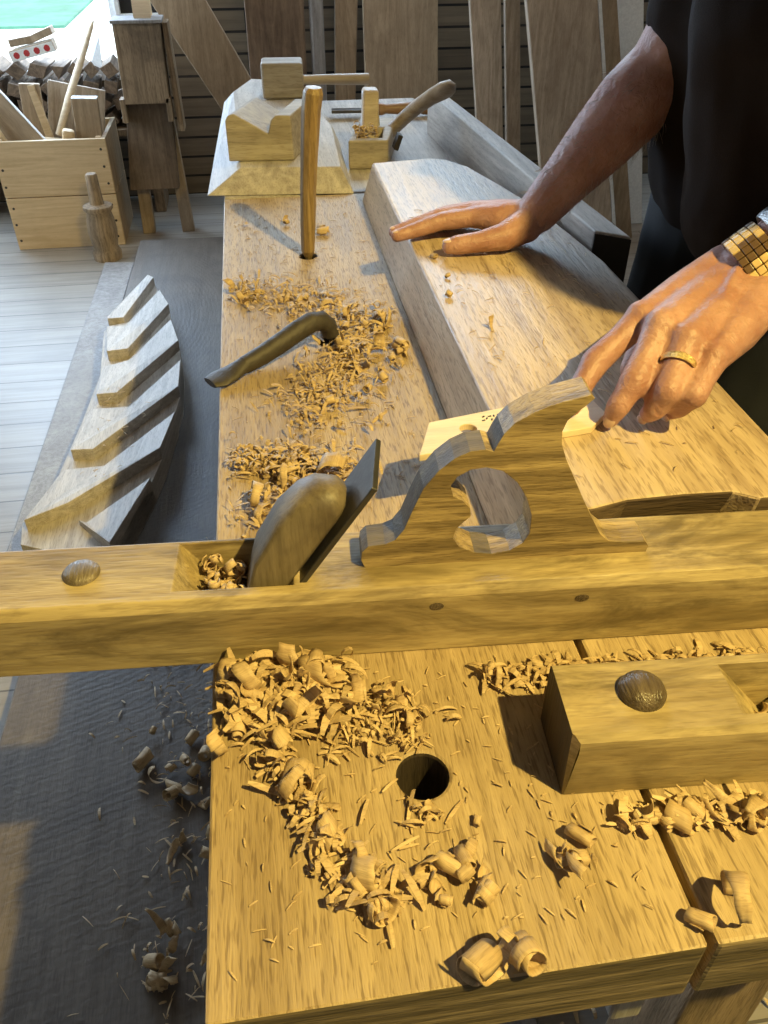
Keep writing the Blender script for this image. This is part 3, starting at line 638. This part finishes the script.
# ------------------------------------------------------------------ the man
pn = thing('person', 'man in dark brown T-shirt leaning over the bench, hands on board', 'person', (0, 0, 0))
sh_r, sh_l = (.76, 1.23, 1.46), (.70, .68, 1.44)
el_r, wr_r = (.605, 1.285, 1.115), (.430, 1.290, .902)
el_l, wr_l = (.765, .845, 1.15), (.553, .872, .960)
b = MB()
# trunk, neck, head
b.chain([(.84, 1.18, 1.00), (.81, 1.14, 1.18), (.75, .99, 1.38), (.72, .93, 1.49)], [.15, .145, .15, .12])
for s_ in (-1, 1):
    b.cone((.85, 1.18+.09*s_, .99), .12, (.76, 1.0+.12*s_, 1.36), .12)
b.chain([(.74, .99, 1.45), sh_r], [.10, .075]); b.chain([(.73, .92, 1.45), sh_l], [.10, .075])
b.chain([(.74, .92, 1.52), (.77, .885, 1.61)], [.065, .062])
hc = Vector((.765, .87, 1.70))
b.ball(hc, .12, (.98, .80, 1.12)); b.ball(hc+Vector((-.045, -.01, -.045)), .085, (.9, .85, 1.0))
b.cone(hc+Vector((-.115, -.02, -.01)), .012, hc+Vector((-.135, -.023, -.04)), .018)             # nose
b.ball(hc+Vector((-.108, -.02, -.077)), .026, (.6, 1.2, .5)); b.ball(hc+Vector((-.095, -.02, -.113)), .034)
for s_ in (-1, 1):
    b.ball(hc+Vector((.015, .098*s_, -.01)), .03, (.7, .3, 1.1)); b.ball(hc+Vector((-.095, -.015+.04*s_, .013)), .02, (.6, 1.1, .6))
    b.ball(hc+Vector((-.065, -.01+.05*s_, -.045)), .035)
# legs
for s_, kx in ((-1, .76), (1, .72)):
    y = 1.18+.11*s_
    b.chain([(.82, y, .98), (kx, y+.02*s_, .54), (.88, y+.02*s_, .10)], [.105, .068, .045])
    b.chain([(.89, y+.02*s_, .06), (.70, y+.04*s_, .035)], [.045, .032])
# arms
def along(a, c, t_): return tuple(Vector(a).lerp(Vector(c), t_))
b.chain([sh_r, along(sh_r, el_r, .45), along(sh_r, el_r, .85), el_r], [.080, .070, .058, .053])
b.chain([el_r, along(el_r, wr_r, .22), along(el_r, wr_r, .45), along(el_r, wr_r, .75), along(el_r, wr_r, .95)], [.053, .058, .052, .040, .034])
b.chain([sh_l, along(sh_l, el_l, .5), el_l], [.082, .074, .058])
b.chain([el_l, along(el_l, wr_l, .3), along(el_l, wr_l, .65), wr_l], [.058, .060, .046, .036])
# far hand, flat on the board
MCr = [(.343, 1.328, .896), (.346, 1.350, .897), (.354, 1.371, .893), (.366, 1.390, .887)]
for mc, rr in zip(MCr, (.0175, .017, .016, .015)): b.chain([along(wr_r, (.42, 1.32, .9), .4), along(wr_r, mc, .6), mc], [.028, .023, rr])
b.ball((.405, 1.310, .897), .033, (1.2, .9, .75))
FR = [[MCr[0], (.290, 1.331, .891), (.244, 1.327, .8795), (.214, 1.322, .8735)],
      [MCr[1], (.292, 1.354, .891), (.243, 1.350, .8785), (.213, 1.344, .8725)],
      [MCr[2], (.305, 1.378, .886), (.270, 1.377, .875), (.252, 1.374, .8715)],
      [MCr[3], (.330, 1.398, .882), (.302, 1.398, .874), (.284, 1.396, .8705)]]
for f_ in FR: b.chain(f_, [.0165, .0145, .0125, .0105])
b.chain([(.418, 1.280, .895), (.378, 1.258, .887), (.336, 1.254, .882), (.300, 1.256, .878), (.287, 1.256, .876)], [.028, .022, .0165, .0155, .012])
# near hand, fingertips pressing on the strip
ML = [(.410, .812, .955), (.413, .751, .962), (.431, .730, .957), (.456, .720, .945)]
ML = [(.412, .812, .948), (.418, .776, .954), (.436, .748, .950), (.461, .728, .938)]
FL = [[ML[0], (.353, .782, .915), (.328, .757, .894), (.320, .746, .8795)],
      [ML[1], (.378, .732, .914), (.361, .722, .893), (.357, .725, .8745)],
      [ML[2], (.405, .706, .917), (.397, .710, .893), (.399, .728, .8735)],
      [ML[3], (.429, .695, .916), (.425, .709, .893), (.428, .731, .8725)]]
rads = [(.0185, .0155, .0135, .0095), (.019, .016, .0135, .0095), (.018, .0155, .013, .0092), (.016, .0138, .0115, .0085)]
for f_, r_ in zip(FL, rads):
    g_ = [f_[0], along(f_[0], f_[1], .5), f_[1], along(f_[1], f_[2], .6), f_[2], f_[3]]
    b.chain(g_, [r_[0], r_[1]*.98, r_[1]*1.06, r_[2], r_[2]*1.0, r_[3]])
    b.ball(Vector(f_[0])+Vector((0, 0, .004)), r_[0]*1.02)
for k, mc in enumerate(ML):
    p0 = Vector(wr_l)+Vector((.004, .035-.028*k, 0.002-.002*k))
    b.chain([p0, along(p0, mc, .55), mc], [.030, .026, rads[k][0]])
    b.chain([along(p0, mc, .2)+Vector((0, 0, .0)) if False else tuple(Vector(along(p0, mc, .25))+Vector((0, 0, .022))), tuple(Vector(along(p0, mc, .6))+Vector((0, 0, .0205))), tuple(Vector(mc)+Vector((0, 0, .0125)))], [.0055, .0055, .007])
b.ball((.485, .822, .943), .045, (1.15, .85, .5), rot=R('Z', 25))
for q in (([(.545, .90, .987), (.515, .873, .981), (.490, .845, .977), (.470, .835, .971), (.452, .805, .970)]), ([(.535, .845, .989), (.505, .81, .982), (.49, .785, .976), (.465, .775, .968)])):
    b.chain(q, [.004]*len(q))
# thumb tucked below the palm
b.chain([(.530, .880, .945), (.478, .868, .918), (.435, .842, .897), (.412, .815, .883)], [.027, .020, .016, .012])
body = organic(b, 'body', M['skin'], pn, .0036, 5)
for f_, nr in [(f, .0075) for f in FL]+[(f, .007) for f in FR[:2]]+[([(.336, 1.254, .882), (.300, 1.256, .878), (.287, 1.256, .876)], .009)]:
    t0, t1 = Vector(f_[-2]), Vector(f_[-1]); dr = (t1-t0).normalized(); up_ = (Vector((0, 0, 1))-dr*dr.z)
    if f_ in FL: up_ = up_*.3+Vector((-.6, -1, .25)); up_ -= dr*up_.dot(dr)
    up_.normalize(); sd = dr.cross(up_); q = Matrix((dr, sd, up_)).transposed()
    MB().ball(t1+up_*(.0078 if nr < .0075 or f_ in FL else .0098)-dr*.001, nr, (1.15, .85, .28), 14, q).build('fingernail', M['nail'], pn, smooth=True)
# clothes
s = MB()
s.chain([(.83, 1.18, .985), (.77, 1.13, 1.18), (.74, 1.0, 1.38), (.71, .93, 1.49)], [.19, .19, .19, .135])
for q in (-1, 1):
    s.chain([(.785, 1.17+.115*q, .985), (.735, 1.14+.135*q, 1.20), (.74, 1.04+.17*q, 1.40)], [.165, .165, .145])
s.chain([(.66, 1.06, .99), (.65, 1.06, 1.20)], [.10, .12])
s.chain([(.73, 1.0, 1.46), sh_r, along(sh_r, el_r, .78)], [.13, .100, .078])
s.chain([(.72, .92, 1.46), sh_l, along(sh_l, el_l, .5)], [.13, .105, .094])
shirt = organic(s, 'shirt', M['shirt'], pn, .009, 4, .010, 9)
s = MB()
for q, kx in ((-1, .76), (1, .72)):
    y = 1.18+.11*q
    s.chain([(.80, y, 1.0), (kx, y+.02*q, .54), (.87, y+.02*q, .12)], [.15, .098, .082])
s.cone((.82, 1.10, 1.0), .15, (.82, 1.26, 1.0), .15)
organic(s, 'trousers', M['jeans'], pn, .010, 4, .008, 8)
for q in (-1, 1):
    y = 1.18+.13*q
    s = MB().chain([(.90, y, .055), (.80, y+.01*q, .05), (.70, y+.02*q, .042)], [.055, .052, .042])
    s.box((.80, y+.01*q, .012), (.28, .09, .024)); organic(s, 'shoe', M['old'], pn, .008, 3)
s = MB().ball(hc+Vector((.015, .005, .03)), .127, (.98, .83, 1.02)); s.ball(hc+Vector((.04, .005, -.025)), .11, (.8, .95, 1))
organic(s, 'hair', M['hair'], pn, .008, 2, .006, 25)
# ring on the near hand
def torus(c, axis, R_, r_, mat, name, parent, sq=(1, 1), n=40, wide=1.0):
    q = Vector(axis).normalized().to_track_quat('Z', 'Y').to_matrix(); s = MB(); rings = []
    for i in range(n):
        a = 2*PI*i/n; ring = []
        for k in range(10):
            e = 2*PI*k/10; rr = R_+r_*math.cos(e)
            ring.append(s.bm.verts.new(Vector(c)+q@Vector((math.cos(a)*rr*sq[0], math.sin(a)*rr*sq[1], r_*wide*math.sin(e)))))
        rings.append(ring)
    for i in range(n):
        a, d_ = rings[i], rings[(i+1) % n]
        for k in range(10): s.bm.faces.new((a[k], a[(k+1) % 10], d_[(k+1) % 10], d_[k]))
    return s.build(name, mat, parent, smooth=True)
axr = Vector(FL[2][1])-Vector(FL[2][0])
o = torus(along(FL[2][0], FL[2][1], .45), axr, .0178, .0016, M['gold'], 'ring', pn, wide=2.6); o['label'] = 'braided gold ring'
# bead bracelet and silver bracelet on the near wrist
aw = (Vector(el_l)-Vector(wr_l)).normalized(); qa = aw.to_track_quat('Z', 'Y').to_matrix()
wc = Vector(wr_l)+aw*.030
s = MB(); NL = 30
for i in range(NL):
    a = 2*PI*i/NL
    for j in range(4):
        p = wc+aw*(.0100*(j-1.5))+qa@Vector((math.cos(a)*.0440, math.sin(a)*.0440, 0))
        n0 = len(s.bm.faces); s.box(tuple(p), (.007, .0086, .0092), qa@Matrix.Rotation(a, 3, 'Z'))
        s.bm.faces.ensure_lookup_table()
        for f_ in s.bm.faces[n0:]: f_.material_index = 0 if (i//3+(1 if j in (0, 3) and i % 3 == 0 else 0)) % 2 == 0 else 1
o = s.build('bracelet', M['wood1'], pn, bev=.001); o.data.materials.append(M['wood2']); o['label'] = 'wooden bracelet of light and dark links'
o = torus(tuple(wc+aw*.036), aw, .0475, .0028, M['silver'], 'silver_bracelet', pn, wide=3.6); o['label'] = 'engraved silver bracelet'
# fine pale hair on the forearms
s = MB(); rnd = random.Random(3); me = body.data
cand = []
for v in me.vertices:
    p = v.co/S
    for a, c in ((el_r, wr_r), (el_l, tuple(wc+aw*.06))):
        t_ = (p-Vector(a)).dot(Vector(c)-Vector(a))/((Vector(c)-Vector(a)).length_squared)
        if .12 < t_ < .96 and (p-Vector(along(a, c, t_))).length < .075: cand.append((p, v.normal.copy(), (Vector(c)-Vector(a)).normalized()))
for p, n_, ax_ in rnd.sample(cand, min(900, len(cand))):
    ln = rnd.uniform(.010, .022); t_ = (n_*.45+ax_*rnd.uniform(.4, .9)+Vector((rnd.uniform(-.3, .3), rnd.uniform(-.3, .3), rnd.uniform(-.3, .3)))).normalized()
    s.tube([p, p+t_*ln*.6+n_*ln*.05, p+t_*ln], [.00026, .0002, .0001], 3)
o = s.build('arm_hair', M['hair'], pn); o['kind'] = 'stuff'

# ------------------------------------------------------------------ shavings
def curl_mesh(rnd, kind):
    s = MB(); w_ = rnd.uniform(.013, .030); n = 26
    if kind == 'roll': turns, r0, r1, drift = rnd.uniform(1.2, 2.2), rnd.uniform(.006, .010), rnd.uniform(.004, .006), rnd.uniform(-.1, .35)
    elif kind == 'cone': turns, r0, r1, drift = rnd.uniform(.9, 1.6), rnd.uniform(.009, .013), rnd.uniform(.003, .005), rnd.uniform(.8, 1.6)
    elif kind == 'ribbon': turns, r0, r1, drift = rnd.uniform(.4, .8), rnd.uniform(.012, .022), rnd.uniform(.010, .02), rnd.uniform(.3, 1.2)
    else: turns, r0, r1, drift = rnd.uniform(.12, .35), rnd.uniform(.02, .04), rnd.uniform(.015, .03), rnd.uniform(-.3, .6); w_ *= .45
    ph = rnd.uniform(0, 9); rows = []
    for i in range(n+1):
        t_ = i/n; a = turns*2*PI*t_; r = r0+(r1-r0)*t_+.0012*math.sin(7*t_+ph)
        ww = w_*(1-.30*abs(2*t_-1)**3+.08*math.sin(23*t_+ph))
        rows.append([s.bm.verts.new((drift*w_*t_+ww*(q-.5)+.002*math.sin(5*t_+q*2+ph), math.cos(a)*r*(1+.10*q+.05*math.sin(9*t_+4*q+ph)), math.sin(a)*r*(1+.10*q))) for q in (0, .33, .66, 1)])
    for a, b_ in zip(rows, rows[1:]):
        for k in range(3): s.bm.faces.new((a[k], a[k+1], b_[k+1], b_[k]))
    c = Vector()
    for v in s.bm.verts: c += v.co
    c /= len(s.bm.verts)
    for v in s.bm.verts: v.co -= c
    me = bpy.data.meshes.new('wood_shaving'); s.bm.to_mesh(me); s.bm.free(); me.transform(Matrix.Scale(S, 4))
    for p in me.polygons: p.use_smooth = True
    me.materials.append(M['shaving'])
    return me
rnd = random.Random(11)
lib = {k: [curl_mesh(rnd, k) for _ in range(7)] for k in ('roll', 'cone', 'ribbon', 'flake')}
def mini(me, eul):
    m3 = eul.to_matrix(); return min((m3@v.co).z for v in me.vertices)
from mathutils import Euler
count = [0]
def shaving(x, y, z, kind, sc, label, group, rot=None):
    me = rnd.choice(lib[kind])
    e = Euler(rot) if rot else Euler((rnd.uniform(0, 6.28), rnd.uniform(-.5, .5), rnd.uniform(0, 6.28)))
    o = bpy.data.objects.new('wood_shaving', me); C.objects.link(o)
    md = o.modifiers.new('thickness', 'SOLIDIFY'); md.thickness = .0009*S; md.offset = 0
    sc *= .56; o.scale = (sc, sc, sc); o.rotation_euler = e
    o.location = (x*S, y*S, z*S-mini(me, e)*sc+.0004)
    tag(o, label, 'shaving', group); count[0] += 1
    return o
def blob(pts):   # polyline with widths: random point near it
    i = rnd.randrange(len(pts)-1); a, b_ = pts[i], pts[i+1]; t_ = rnd.random()
    r = a[2]+(b_[2]-a[2])*t_
    return a[0]+(b_[0]-a[0])*t_+rnd.gauss(0, r*.5), a[1]+(b_[1]-a[1])*t_+rnd.gauss(0, r*.5)
def kinds(w_): return rnd.choices(('roll', 'cone', 'ribbon', 'flake'), w_)[0]
ZB, ZS, ZBM = .780, .080, .860
def inb(x, y, zone):
    return True
HEAP = [(-.050, .480, .042), (-.02, .462, .042), (.02, .470, .030)]
HEAP2 = [(-.045, .455, .028), (-.025, .40, .014), (-.008, .36, .013), (.006, .325, .014), (.022, .295, .018), (.045, .272, .020)]
def scatter(n, zone, z0, zh, w_, sc, label, group, ok=lambda x, y: True):
    k = 0; tries = 0
    while k < n and tries < n*20:
        tries += 1
        x, y = blob(zone)
        if not ok(x, y): continue
        shaving(x, y, z0+rnd.random()**2*zh, kinds(w_), rnd.uniform(*sc), label, group); k += 1
onb = lambda x, y: -.075 < x < .24 and .235 < y < .50-.06*x and (x-.086)**2+(y-.376)**2 > .025**2
scatter(58, HEAP, ZB, .022, (3, 2, 3, 5), (.8, 1.5), 'curled oak shaving in the heap against the long plane', 'shavings heaped against the long plane', onb)
scatter(42, HEAP2, ZB, .005, (1, 1, 2, 7), (.6, 1.15), 'curled oak shaving in the trail from heap toward bench end', 'shavings trailing down the bench end', onb)
scatter(14, [(.06, .46, .015), (.085, .44, .02), (.08, .42, .015)], ZB, .004, (1, 1, 2, 5), (.6, 1.1), 'small shaving just beyond the round dog hole', 'shavings beyond the dog hole', onb)
scatter(10, [(.07, .29, .02), (.11, .285, .02), (.10, .33, .03)], ZB, .003, (3, 2, 2, 3), (.7, 1.3), 'shaving scattered between dog hole and bench end', 'shavings before the dog hole', onb)
upb = lambda x, y: -.07 < x < .205 and .625 < y < 1.83
scatter(36, [(-.05, 1.33, .04), (.05, 1.30, .06), (.13, 1.22, .05), (.18, 1.17, .02)], ZB, .006, (2, 2, 2, 7), (.8, 1.5), 'shaving in the drift between upright peg and iron holdfast', 'shavings between peg and holdfast', upb)
scatter(22, [(.06, 1.12, .03), (.13, 1.10, .03), (.185, 1.09, .015), (.10, 1.0, .05), (.05, .95, .05)], ZB, .008, (2, 2, 3, 5), (.7, 1.4), 'shaving lying around the foot of the iron holdfast', 'shavings round the holdfast', upb)
scatter(20, [(-.05, .80, .03), (.0, .82, .03), (.06, .80, .03), (-.05, .74, .03)], ZB, .008, (1, 2, 2, 6), (.7, 1.4), 'shaving in the drift behind the long plane and its wedge', 'shavings behind the long plane', lambda x, y: upb(x, y))
scatter(6, [(-.05, 1.72, .02), (.05, 1.66, .05), (.15, 1.58, .04)], ZB, .004, (3, 2, 2, 3), (.9, 1.5), 'shaving near the upright peg at the far bench end', 'shavings by the peg', upb)
rb = lambda x, y: .2 < x < .48 and .25 < y < .50-.06*x
scatter(14, [(.16, .462, .012), (.25, .455, .014), (.40, .448, .014)], ZB, .006, (1, 1, 2, 6), (.6, 1.2), 'shaving in the gap between long plane and short plane', 'shavings between the two planes', lambda x, y: .13 < x < .46 and .425 < y < .50-.062*x)
scatter(14, [(.25, .312, .012), (.30, .31, .012), (.34, .30, .015)], ZB, .006, (3, 3, 3, 3), (.9, 1.5), 'curled shaving beside the front face of the short plane', 'shavings before the short plane', lambda x, y: y < .322 and .16 < x < .40)
scatter(6, [(.17, .285, .012), (.20, .30, .015)], ZB, .003, (3, 3, 1, 3), (.8, 1.2), 'small shaving on the open plank before the split', 'shavings left of the split', lambda x, y: y < .33 and x < .245)
BIG = [(.106, .228, 'ribbon', 1.9, 'large wide shaving curl on the bench front edge, standing upright'), (.127, .226, 'roll', 2.2, 'large rolled shaving standing on the bench front edge'), (.096, .226, 'roll', 1.9, 'thick flat shaving roll lying at the bench front edge'), (.112, .272, 'roll', 1.5, 'ragged shaving roll with a thin hair-like strand, behind the edge rolls'), (.252, .234, 'roll', 1.3, 'frayed shaving knot lodged at the front end of the split'), (.279, .240, 'ribbon', 1.7, 'hollow open shaving curl just past the front of the split'), (.268, .308, 'cone', 1.9, 'long cone-shaped shaving beside the split before the short plane'), (.072, .292, 'cone', 1.4, 'cone-shaped shaving lying alone between dog hole and trail'), (.102, .298, 'roll', 1.1, 'small tight shaving roll between trail and edge rolls'), (.173, .284, 'cone', 1.3, 'slim pointed shaving roll in the middle of the plank end'), (-.032, .500, 'roll', 2.2, 'broad rolled shaving leaning on the long plane face'), (.014, .474, 'roll', 1.7, 'open-ended shaving roll at the heap edge near the long plane'), (-.058, .44, 'roll', 1.7, 'fat shaving roll at the bench edge below the heap'), (.006, .330, 'ribbon', 1.0, 'wide bent shaving midway down the trail'), (.185, 1.10, 'roll', 1.8, 'frothy shaving curl against the thick board')]
for x, y, k, sc, lab in BIG:
    o = shaving(x, y, ZB, k, sc, lab, None); 
    if 'group' in o: del o['group']
for x, y, k, sc, lab in ((.262, 1.25, 'roll', .9, 'curl under the far hand, by the thumb tip'), (.268, 1.17, 'roll', .8, 'yellow curl on the board below the far thumb'), (.255, 1.10, 'roll', .8, 'crumpled curl on the board edge nearer than far thumb'), (.29, .99, 'flake', .9, 'dark flake lying alone in mid board')):
    shaving(x, y, ZBM, k, sc, 'oak shaving '+lab, None)
scatter(28, [(-.30, .98, .05), (-.20, .80, .06), (-.22, .62, .06), (-.24, .50, .05), (-.13, .90, .05), (-.12, .68, .04)], ZS+.001, .012, (3, 3, 3, 5), (1.1, 2.2), 'shaving fallen on the dark slab in the bench shade', 'shavings on the dark slab', lambda x, y: x < -.02)
for x, y in ((-.215, .97), (-.19, .93), (-.21, .90), (-.30, .93), (-.255, .58), (-.25, .55), (-.16, .96)):
    shaving(x, y, ZS+.001, 'roll', rnd.uniform(2, 2.8), 'larger curled shaving among those on the dark slab', 'larger shavings on the dark slab')
# tufts in the mouths and the well, and fine flakes everywhere: past counting
def litter(name, lab, n, zone, z0, zh, ok, ln=(.006, .022), wd=(.001, .004)):
    s = MB(); k = 0; tries = 0
    while k < n and tries < n*15:
        tries += 1
        x, y = blob(zone) if isinstance(zone, list) else (rnd.uniform(zone[0], zone[1]), rnd.uniform(zone[2], zone[3]))
        if not ok(x, y): continue
        k += 1
        L_, w_ = rnd.uniform(*ln), rnd.uniform(*wd); a = rnd.uniform(0, 6.28); tl = rnd.uniform(-.5, .5) if zh > .003 else rnd.uniform(-.12, .12)
        z = z0+rnd.random()**1.5*zh+.0014+abs(math.sin(tl))*L_/2
        u = Vector((math.cos(a)*math.cos(tl), math.sin(a)*math.cos(tl), math.sin(tl))); v = Vector((-math.sin(a), math.cos(a), rnd.uniform(-.5, .5) if zh else rnd.uniform(-.1, .1))).normalized()
        c = Vector((x, y, z)); ph = rnd.choice((rnd.uniform(.2, 1), rnd.uniform(.5, 2.2), rnd.uniform(2, 6) if zh else .6)); R_ = L_/ph; nn = 3 if ph < 1.2 else 7
        pr = []
        for t_ in range(nn+1):
            e = (t_/nn-.5)*ph; pr.append((math.sin(e)*R_, math.cos(e)*R_, 1-.55*abs(2*t_/nn-1)))
        mz = min(q[1] for q in pr)
        rows = [[s.bm.verts.new(c+u*q[0]+Vector((0, 0, q[1]-mz))+v*w_*e*q[2]) for e in (-.5, .5)] for q in pr]
        low = [[s.bm.verts.new(p.co-Vector((0, 0, .0006))) for p in r_] for r_ in rows]
        for r_ in (rows, low):
            for i in range(nn): s.bm.faces.new((r_[i][0], r_[i][1], r_[i+1][1], r_[i+1][0]))
        for i in range(nn):
            for j in (0, 1): s.bm.faces.new((rows[i][j], rows[i+1][j], low[i+1][j], low[i][j]))
    o = s.build(name, M['shaving']); tag(o, lab, 'wood litter', None, 'stuff'); return o
litter('fine_shavings', 'fine wood flakes mixed into the heap against the long plane', 560, HEAP, ZB, .012, onb, (.010, .040), (.002, .009))
litter('fine_shavings', 'thin wood flakes along the trail down the bench end', 230, HEAP2, ZB, .004, onb, (.010, .034), (.0015, .006))
litter('fine_shavings', 'splinters beside the dog hole and before it', 150, [(.02, .40, .02), (.05, .44, .025), (.085, .43, .02), (.07, .30, .03)], ZB, .003, onb, (.008, .025), (.001, .004))
litter('fine_shavings', 'crumbs of wood strewn thinly over the near bench end', 260, (-.07, .24, .24, .50), ZB, .0, onb, (.003, .010), (.0008, .002))
litter('fine_shavings', 'fine flakes drifted between bench peg and holdfast', 760, [(-.06, 1.36, .05), (.05, 1.30, .08), (.14, 1.20, .06), (.10, 1.08, .05), (.06, 1.00, .08), (.04, .92, .08)], ZB, .004, upb, (.008, .030), (.0015, .006))
litter('fine_shavings', 'thin scatter of wood flakes over the whole far plank', 450, (-.07, .205, .65, 1.80), ZB, .0, upb, (.004, .016), (.0008, .0025))
litter('fine_shavings', 'drift of wood flakes along the far side of the long plane', 520, [(-.06, .84, .03), (.0, .82, .04), (.08, .80, .03), (-.05, .72, .04)], ZB, .005, upb, (.008, .030), (.0015, .006))
litter('fine_shavings', 'band of splinters between the long plane and the short one', 480, [(.16, .465, .012), (.28, .455, .012), (.42, .448, .012)], ZB, .003, lambda x, y: .12 < x < .47 and .42 < y < .503-.062*x, (.008, .030), (.002, .006))
litter('fine_shavings', 'splinters along the front of the short plane', 160, [(.22, .315, .012), (.36, .305, .012)], ZB, .006, lambda x, y: y < .322, (.008, .03), (.002, .008))
litter('fine_shavings', 'grey crumbs strewn on the dark floor slab', 420, [(-.30, 1.2, .10), (-.22, .80, .10), (-.24, .45, .10), (-.13, 1.6, .06), (-.12, .9, .04)], ZS+.001, .002, lambda x, y: -.56 < x < .1 and not (-.63 < x < -.27 and y > 1.42), (.008, .03), (.001, .005))
litter('fine_shavings', 'thin flakes scattered over the thick board top', 170, (.25, .51, .64, 1.5), ZBM, .0, lambda x, y: True, (.004, .018), (.0007, .002))
litter('fine_shavings', 'pile of shavings in the tool well behind the thick board', 420, [(.33, 1.90, .03), (.42, 1.92, .04), (.49, 1.80, .03), (.52, 1.6, .02)], .762, .02, lambda x, y: x < .53 and (y > 1.84 or x > .50), (.01, .03), (.002, .005))
litter('fine_shavings', 'shavings on the floor under the split bench end', 260, (.3, 1.1, .15, .9), .0, .006, lambda x, y: True, (.015, .04), (.003, .010))
litter('fine_shavings', 'few flakes caught on the notched timber steps', 40, (-.50, -.36, 1.65, 2.2), .181, .0, lambda x, y: True, (.008, .02), (.001, .003))
def tuft(name, lab, parent_loc, rz, n, bx, sz):
    s = MB()
    for k in range(n):
        c = Vector([rnd.uniform(bx[i][0], bx[i][1]) for i in range(3)]); w_ = rnd.uniform(.003, .008)*sz; r = rnd.uniform(.003, .008)*sz
        q = Euler((rnd.uniform(0, 6), rnd.uniform(0, 6), rnd.uniform(0, 6))).to_matrix(); tn = rnd.uniform(1.5, 6); rows = []
        for i in range(11):
            a = tn*i/10; rows.append([s.bm.verts.new(c+q@Vector((w_*e+.004*i/10, math.cos(a)*r, math.sin(a)*r))) for e in (-.5, .5)])
        for a, b_ in zip(rows, rows[1:]): s.bm.faces.new((a[0], a[1], b_[1], b_[0]))
    o = s.build(name, M['shaving'], smooth=True); o.location = Vector(parent_loc)*S; o.rotation_euler = (0, 0, rz)
    md = o.modifiers.new('thickness', 'SOLIDIFY'); md.thickness = .0008*S
    return tag(o, lab, 'shavings', None, 'stuff')
tuft('shaving_tuft', 'tuft of shavings packed in the mouth of the long plane', (0, .513, .78), A, 90, ((-.083, -.050), (.022, .074), (.035, .068)), 1.0)
tuft('shaving_tuft', 'tuft of shavings in the mouth of the small horned plane', (0, 0, 0), 0, 60, ((.235, .285), (2.06, 2.11), (.82, .866)), 1.0)
tuft('shaving_tuft', 'shavings lodged in the mouth of the short plane', (.190, .343, .78), ka, 10, ((.165, .19), (.02, .055), (.02, .04)), .8)
print('shavings', count[0])
